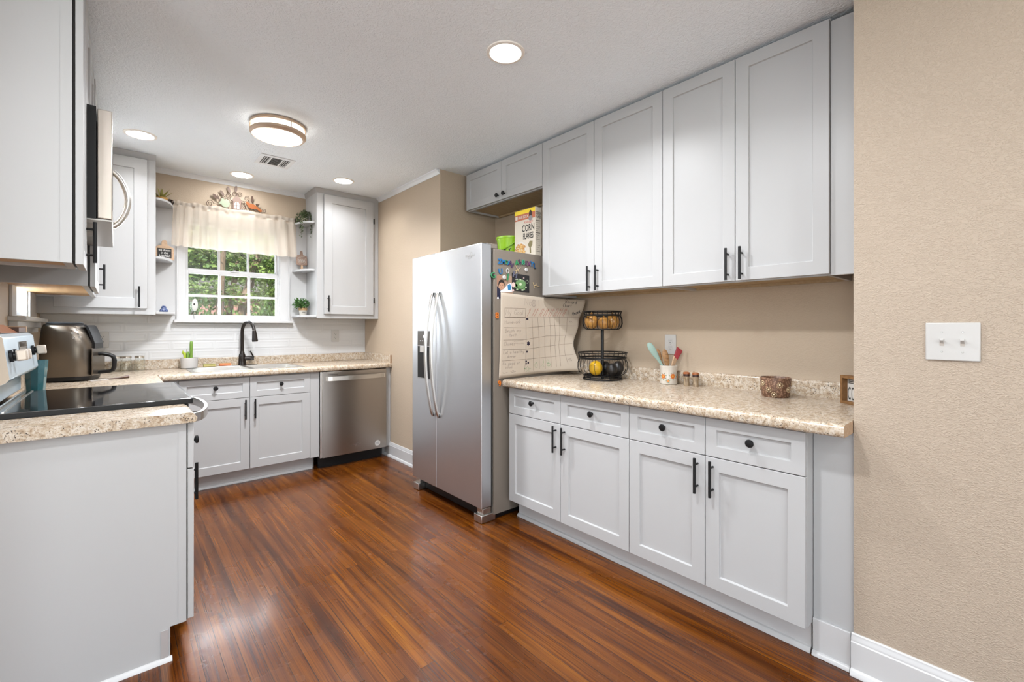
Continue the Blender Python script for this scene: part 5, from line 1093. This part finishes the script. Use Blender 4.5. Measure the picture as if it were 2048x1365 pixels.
MB().ell(oq+Vector((.006,0,.125)), .021,.004,.052, 20, 12).build('oval', flat('oval_white', (0.546,0.539,0.518), .35), so); MB().ell(oq+Vector((0,-.004,.13)), .005,.0015,.010, 10, 6).build('center_mark', M['darkgap'], so)

# ================================================================ things on the corner shelves
def leaf_cards(mb, c, n, rx, ry, rz, size, up=.3, shell=.55):
    c = Vector(c)
    for _ in range(n):
        a, w = random.random()*6.283, math.acos(2*random.random()-1); rr = shell+(1-shell)*random.random()
        p = c+Vector((rx*rr*math.sin(w)*math.cos(a), ry*rr*math.sin(w)*math.sin(a), rz*rr*math.cos(w)))
        d = ((p-c)*1.0+Vector((random.uniform(-1,1)*rx, random.uniform(-1,1)*ry, random.uniform(-1,1)*rz+up*rz))).normalized()
        s_ = d.cross(Vector((random.uniform(-1,1),random.uniform(-1,1),random.uniform(-1,1)))).normalized(); L_ = size*random.uniform(.7,1.25); W_ = L_*.30; nrm = d.cross(s_)
        mb.add([p, p+d*L_*.45+s_*W_+nrm*W_*.25, p+d*L_, p+d*L_*.45-s_*W_+nrm*W_*.25], [(0,1,2),(0,2,3)])
    return mb
q = Vector((.272,4.555,LZ[0]))
al = thing('aloe_plant', 'spiky aloe in a gold pot on the top left corner shelf', 'plant', q)
MB().lathe(q, [(.034,0),(.038,.004),(.040,.044),(.037,.045),(.034,.036),(.0,.035)], 26, cap=False).build('pot', flat('pot_gold', (0.390,0.217,0.056), .35, metal=.35), al)
lf = MB()
for a, tilt, L_ in ((2.9,.75,.115),(3.3,1.0,.10),(2.2,.45,.10),(1.2,.12,.085),(.3,.55,.105),(-.2,.85,.095),(4.6,.6,.09),(5.4,.7,.085)):
    dirv = Vector((math.cos(a)*math.sin(tilt), math.sin(a)*math.sin(tilt)*.7, math.cos(tilt))); st_ = Vector((-math.sin(a), math.cos(a), 0)); b0 = q+Vector((0,0,.034)); nn = dirv.cross(st_)
    pts = []
    for t, w_ in ((0,.006),(.3,.0105),(.65,.007),(1,.0006)):
        p = b0+dirv*(L_*t); pts += [p+st_*w_, p-nn*w_*.45, p-st_*w_, p+nn*w_*.2]
    lf.add(pts, [(4*i+k, 4*i+(k+1)%4, 4*i+4+(k+1)%4, 4*i+4+k) for i in range(3) for k in range(4)])
lf.build('leaves', M['aloe'], al)
q = Vector((.290,4.560,LZ[1]))
cs = thing('chalkboard_sign', 'wooden cutting board sign with small chalkboard on the middle left shelf', 'sign', q)
tl = Vector((0,.10,1)).normalized(); bp = lambda x, z: q+Vector((x,0,.0005))+tl*z
MB().prism([bp(x,z) for x,z in [(-.062,0),(.062,0),(.062,.098),(.040,.112),(.020,.120),(.017,.150),(.010,.160),(-.010,.160),(-.017,.150),(-.020,.120),(-.040,.112),(-.062,.098)]], (0,.012,0)).build('board', M['pale_wood'], cs, bevel=.0015)
MB().prism([bp(x,z)+Vector((0,-.0012,0)) for x,z in [(-.045,.014),(.045,.014),(.045,.092),(-.045,.092)]], (0,.001,0)).build('chalkboard', flat('chalk_black', (.014,.012,.011), .7), cs)
tx = MB()
for s_, z_, h_ in (('we dream',.070,.024),('in this',.048,.024),('kitchen',.022,.032)): text_mesh(tx, s_, bp(0,z_)+Vector((0,-.0013,0)), (1,0,0), tl, h_, sx=.80, shear=.15, lift=.0004, bold=.0004)
tx.build('lettering', flat('chalk_white', (0.504,0.490,0.462)), cs, smooth=False, recalc=False)
q = Vector((.284,4.545,LZ[2]))
fg = thing('blue_figurine', 'small rounded blue patterned figurine on the lowest left shelf', 'figurine', q)
mb_ = mat('figurine_blue', (.03,.06,.17), .3); lk(mb_, ramp(mb_, noise(mb_, coords(mb_), 130, 2), [(.45, (.012,.025,.11)), (.62, (.14,.19,.32))]), bsdf(mb_).inputs['Base Color'])
MB().lathe(q, [(.020,0),(.027,.006),(.028,.016),(.021,.028),(.017,.034),(.017,.044),(.010,.052),(.0,.054)], 20, cap=False).build('body', mb_, fg)
MB().ell(q+Vector((.016,-.018,.014)), .011,.008,.012, 12, 8).ell(q+Vector((-.016,-.018,.014)), .011,.008,.012, 12, 8).build('arms', mb_, fg)
q = Vector((1.350,4.560,RZ[0]))
tp = thing('trailing_plant', 'trailing leafy plant in a cream pot on the top right corner shelf', 'plant', q)
MB().lathe(q, [(.026,0),(.030,.003),(.034,.050),(.031,.051),(.028,.04),(.0,.039)], 24, cap=False).build('pot', flat('pot_cream', (0.462,0.392,0.308), .5), tp)
st_, lv = MB(), MB(); random.seed(5)
for dx, dy, hmax, drop in ((-.060,-.03,.085,.16),(-.050,.0,.07,.06),(.044,-.03,.075,.12),(.034,-.05,.09,.05),(.0,-.06,.095,.04),(-.03,-.05,.10,.05),(.02,.03,.10,.0),(-.075,-.01,.06,.02),(.040,-.01,.055,.15),(-.055,-.045,.07,.13)):
    pts = [q+Vector((0,0,.045))]
    for k in range(1, 12):
        t = k/11; pts.append(q+Vector((dx*min(1,t*1.8)+random.uniform(-.003,.003), dy*min(1,t*1.8)-.075*min(1,t*1.6)*(1 if drop > .1 else .4), .045+hmax*math.sin(min(1,t*2.0)*math.pi/2)*max(0,1-t*.6)-(drop+.05)*max(0,t-.35)/.65)))
    st_.tube(pts, .0011, 5)
    for p_ in pts[1:]:
        for _ in range(5): leaf_cards(lv, p_, 1, .008,.008,.008, .017)
st_.build('stems', flat('stem_green', (.06,.08,.03)), tp); lv.build('leaves', M['leaf_ivy'], tp, smooth=False, recalc=False)
q = Vector((1.330,4.560,RZ[1]))
pd = thing('paddle_sign', 'small dark wooden paddle sign with white script on a little easel, right shelf', 'sign', q)
pp = lambda x, z: q+Vector((x,0,0))+tl*z
MB().prism([pp(x,z) for x,z in [(-.048,.052),(-.016,.046),(.016,.046),(.048,.052),(.048,.134),(.040,.142),(.014,.148),(.010,.180),(.006,.188),(-.006,.188),(-.010,.180),(-.014,.148),(-.040,.142),(-.048,.134)]], (0,.010,0)).build('board', M['grey_wood'], pd, bevel=.0015)
MB().prism([pp(x,z) for x,z in [(-.010,.0),(.010,.0),(.007,.014),(.011,.022),(.007,.034),(.008,.052),(-.008,.052),(-.007,.034),(-.011,.022),(-.007,.014)]], (0,.012,0)).prism([pp(.005,.01)+Vector((0,.008,0)), pp(.005,.06)+Vector((0,.012,0)), pp(.005,.0)+Vector((0,.05,0))], (-.010,0,0)).build('easel', M['pale_wood'], pd)
tx = MB()
for z_, w_, n_w in ((.132,.026,2),(.120,.030,3),(.075,.024,3)): tx.ribbon([pp(-w_+2*w_*k/16, z_+.002*math.sin(k*1.6))+Vector((0,-.0006,0)) for k in range(17)], .0024, (0,-1,0), .0004)
for r_ in range(3): tx.ribbon([pp(-.030+.060*k/24, .098+.011*math.sin(k*.9+r_*1.4)-.004*r_)+Vector((0,-.0006,0)) for k in range(25)], .0024, (0,-1,0), .0004)
tx.ribbon([pp(.036*math.cos(a), .098+.040*math.sin(a))+Vector((0,-.0006,0)) for a in [R(150+6*k) for k in range(42)]], .002, (0,-1,0), .0004)
tx.build('script', flat('script_white', (0.420,0.371,0.322)), pd, smooth=False, recalc=False)
q = Vector((1.330,4.535,RZ[2]))
gp = thing('potted_plant', 'leafy green plant in a white metal pail on the lowest right shelf', 'plant', q)
MB().lathe(q, [(.026,0),(.029,.002),(.036,.056),(.038,.058),(.036,.062),(.033,.056),(.0,.05)], 26, cap=False).build('pot', flat('pot_pail', (0.462,0.434,0.385), .5), gp)
tag(MB().lathe(q, [(.0362,.048),(.0385,.056),(.0395,.068),(.037,.073),(.034,.068)], 26, cap=False).build('burlap_rim', flat('burlap', (.40,.25,.12), .9), gp), 'tan burlap rim')
tx = MB(); text_mesh(tx, 'HERBS', q+Vector((-.004,-.0345,.026)), (1,0,0), (0,0,1), .013, sx=.8, bold=.0003)
tx.build('lettering', flat('ink_dark', (.02,.018,.015)), gp, smooth=False, recalc=False)
lv = MB(); random.seed(9); leaf_cards(lv, q+Vector((-.018,-.012,.108)), 330, .068,.060,.044, .026, .6, .35); lv.build('leaves', M['leaf_plant'], gp, smooth=False, recalc=False)
st_ = MB()
for k in range(9): a = k*.7; st_.tube([q+Vector((0,0,.052)), q+Vector((-.008+.02*math.cos(a), .02*math.sin(a), .08)), q+Vector((-.016+.04*math.cos(a), -.01+.035*math.sin(a), .12))], .0012, 5)
st_.build('stems', flat('stem_green', (.06,.08,.03)), gp)

# ================================================================ lights and vent on the ceiling
def can(x, y, label, watts=CAN_W, r=.072, group=None, spr=180):
    o = thing('recessed_light', label, 'ceiling light', (x,y,CEIL), group)
    MB().lathe((x,y,CEIL), [(r+.018,0),(r+.016,-.005),(r+.002,-.007),(r,-.004)], 40, cap=False).build('trim_ring', flat('can_trim', (.88,.84,.78), .4), o)
    MB().lathe((x,y,CEIL-.0035), [(r+.001,0),(r*.6,-.0012),(0.0,-.0015)], 40, cap=False).build('lens', M['lens'], o)
    l = lamp('lamp', 'AREA', (x,y,CEIL-.012), watts, WARM, (0,0,0), shape='DISK', size=2*r, spread=R(spr))
M['lens'] = mat('lit_lens', (.9,.9,.9), .5, emit=(1,.96,.90), estr=9.0)
can(1.373,1.621,'round recessed light nearest the camera, by the tall cabinets', 6.0, spr=150); can(.62,.95,'round recessed light above the camera position', 8.5); can(.120,3.910,'round recessed light nearest the microwave', 1.5, spr=140); can(.797,4.374,'round recessed light over the sink window', .9); can(1.500,3.969,'round recessed light before the back right cabinet', 1.5, spr=140)
for x_, y_ in ((-.5,.2),(.9,-.9),(-1.9,-1.6),(.9,-2.4)): can(x_, y_, 'unseen round fill light added in the room behind the camera', DINING_FILL_W, group='added fill lights behind the camera')  # unseen lamps added behind the camera for even fill
q = P(557,268,z=2.465); fxx, fyy = q.x, q.y; fr_ = .158
fl_ = thing('flush_light', 'round flush ceiling light with two brushed nickel bands', 'ceiling light', (fxx,fyy,CEIL))
fp_ = MB().lathe((fxx,fyy,0), [(fr_-.012,CEIL),(fr_+.002,CEIL-.003),(fr_+.002,CEIL-.020),(fr_-.010,CEIL-.022)], 56, cap=False); fp_.build('base_band', M['nickel'], fl_)
MB().lathe((fxx,fyy,0), [(fr_-.020,CEIL-.0745),(fr_*.55,CEIL-.080),(0,CEIL-.082)], 56, cap=False).build('diffuser', mat('flush_glow', (.9,.9,.9), .5, emit=(1,.97,.93), estr=5.0), fl_)
MB().lathe((fxx,fyy,0), [(fr_-.006,CEIL-.020),(fr_-.006,CEIL-.062),(fr_-.020,CEIL-.0745)], 56, cap=False).build('side_glow', mat('side_glow', (.9,.9,.9), .5, emit=(1,.95,.87), estr=1.1), fl_)
MB().lathe((fxx,fyy,0), [(fr_-.002,CEIL-.050),(fr_+.003,CEIL-.052),(fr_+.003,CEIL-.066),(fr_-.008,CEIL-.078),(fr_-.020,CEIL-.080),(fr_-.020,CEIL-.076)], 56, cap=False).build('lower_band', M['nickel'], fl_)
for k in range(3): a = R(-78+120*k); MB().cyl((fxx+(fr_+.001)*math.cos(a), fyy+(fr_+.001)*math.sin(a), CEIL-.018), (fxx+(fr_+.001)*math.cos(a), fyy+(fr_+.001)*math.sin(a), CEIL-.056), .0035, n=8).build('post', M['nickel'], fl_)
lamp('lamp', 'AREA', (fxx,fyy,CEIL-.092), FLUSH_W, (.94,.96,1.0), (0,0,0), shape='DISK', size=.28, spread=R(155))
vn = thing('ceiling_vent', 'square white air vent with louvers on the ceiling', 'vent', (.927,3.855,CEIL))
vx0, vx1, vy0, vy1 = .805, 1.045, 3.735, 3.975
MB().box(vx0,vy0,CEIL-.006,vx1,vy0+.035,CEIL).box(vx0,vy1-.035,CEIL-.006,vx1,vy1,CEIL).box(vx0,vy0+.035,CEIL-.006,vx0+.03,vy1-.035,CEIL).box(vx1-.03,vy0+.035,CEIL-.006,vx1,vy1-.035,CEIL).box(vx0+.075,vy0+.035,CEIL-.006,vx0+.085,vy1-.035,CEIL).box(vx1-.085,vy0+.035,CEIL-.006,vx1-.075,vy1-.035,CEIL).build('frame', flat('vent_white', (.80,.82,.84), .45), vn, bevel=.001)
MB().box(vx0+.03,vy0+.035,CEIL-.0012,vx1-.03,vy1-.035,CEIL-.0002).build('opening', flat('vent_dark', (.10,.10,.10), .9), vn)
lvb = MB()
for k in range(3):
    for xa in (vx0+.034+k*.0145, vx1-.073+k*.0145): lvb.obox((xa+.005,(vy0+vy1)/2,CEIL-.006), (.0045,0,.003), (0,.085,0), (-.0004,0,.0006))
for k in range(7): lvb.obox(((vx0+vx1)/2,vy0+.045+k*.025,CEIL-.006), (.034,0,0), (0,.0085,.004), (0,-.0004,.0006))
lvb.build('louvers', flat('louver_white', (.75,.76,.77), .45), vn)

# ================================================================ outdoors
tag(MB().box(-14,4.8,-.46,18,26,-.40).build('ground', M['lawn']), kind='structure'); tag(MB().box(-6,10.4,-.399,10,12.6,-.393).build('path', M['drive']), kind='structure')
tag(MB().box(-14,-16,-.46,18,-3.62,-.40).box(-14,-3.62,-.46,-3.52,4.8,-.40).build('ground', M['lawn']), kind='structure')
def tree(x, y, crown, leafm, label, n, trunks, size=.075, cat='tree'):
    t_ = thing('garden_tree', label, cat, (x,y,-.4)); lv = MB(); tb_ = MB()
    for cx, cy, cz, rx, ry, rz, w in crown: leaf_cards(lv, (x+cx,y+cy,cz), int(n*w), rx,ry,rz, size, .1, .35)
    lv.build('foliage', M[leafm], t_, smooth=False, recalc=False)
    for k in range(trunks):
        a = k*2.4; tb_.tube([(x+.12*math.cos(a), y+.12*math.sin(a), -.42), (x+.22*math.cos(a), y+.2*math.sin(a), .6), (x+.42*math.cos(a), y+.3*math.sin(a), 1.6), (x+.7*math.cos(a), y+.5*math.sin(a), 2.6)], [.07,.06,.05,.03], 8)
    tb_.build('trunks', M['bark'], t_)
random.seed(21)
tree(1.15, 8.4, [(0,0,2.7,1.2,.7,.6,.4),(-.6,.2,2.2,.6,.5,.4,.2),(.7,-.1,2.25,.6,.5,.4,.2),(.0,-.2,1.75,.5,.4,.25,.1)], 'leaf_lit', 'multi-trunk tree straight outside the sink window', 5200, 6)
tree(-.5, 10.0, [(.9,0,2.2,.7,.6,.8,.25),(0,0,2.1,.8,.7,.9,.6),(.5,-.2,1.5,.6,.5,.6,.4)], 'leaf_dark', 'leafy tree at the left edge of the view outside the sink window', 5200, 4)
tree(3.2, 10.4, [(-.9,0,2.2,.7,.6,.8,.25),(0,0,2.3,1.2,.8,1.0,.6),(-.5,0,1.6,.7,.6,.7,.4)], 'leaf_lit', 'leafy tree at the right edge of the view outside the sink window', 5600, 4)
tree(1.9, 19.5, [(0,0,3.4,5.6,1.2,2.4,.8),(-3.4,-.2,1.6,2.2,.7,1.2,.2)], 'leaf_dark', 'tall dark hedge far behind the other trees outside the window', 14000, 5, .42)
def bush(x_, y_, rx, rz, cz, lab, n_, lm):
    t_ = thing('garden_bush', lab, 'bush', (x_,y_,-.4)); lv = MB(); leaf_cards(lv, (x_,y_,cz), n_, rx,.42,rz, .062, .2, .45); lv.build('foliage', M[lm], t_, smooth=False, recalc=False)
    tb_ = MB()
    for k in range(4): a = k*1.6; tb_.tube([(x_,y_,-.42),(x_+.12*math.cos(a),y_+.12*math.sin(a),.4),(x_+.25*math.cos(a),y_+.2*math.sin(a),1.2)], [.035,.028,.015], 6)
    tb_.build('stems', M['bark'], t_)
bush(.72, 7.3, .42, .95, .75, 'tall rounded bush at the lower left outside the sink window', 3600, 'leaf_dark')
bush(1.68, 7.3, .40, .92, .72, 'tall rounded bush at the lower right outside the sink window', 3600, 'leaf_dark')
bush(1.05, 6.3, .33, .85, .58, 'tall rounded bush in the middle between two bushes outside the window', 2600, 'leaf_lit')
nh = thing('neighbor_house', 'pale pink house wall glimpsed between the bushes outside the window', 'house', (3.0,14.5,-.4))
MB().box(.4,14.0,-.41,6.0,16.5,2.2).build('wall', mat('house_pink', (.26,.14,.12), .8), nh)
MB().prism([(.2,13.7,2.2),(.2,16.8,2.2),(.2,15.3,2.6)], (6.0,0,0)).build('roof', mat('house_roof', (.07,.065,.06), .8), nh)
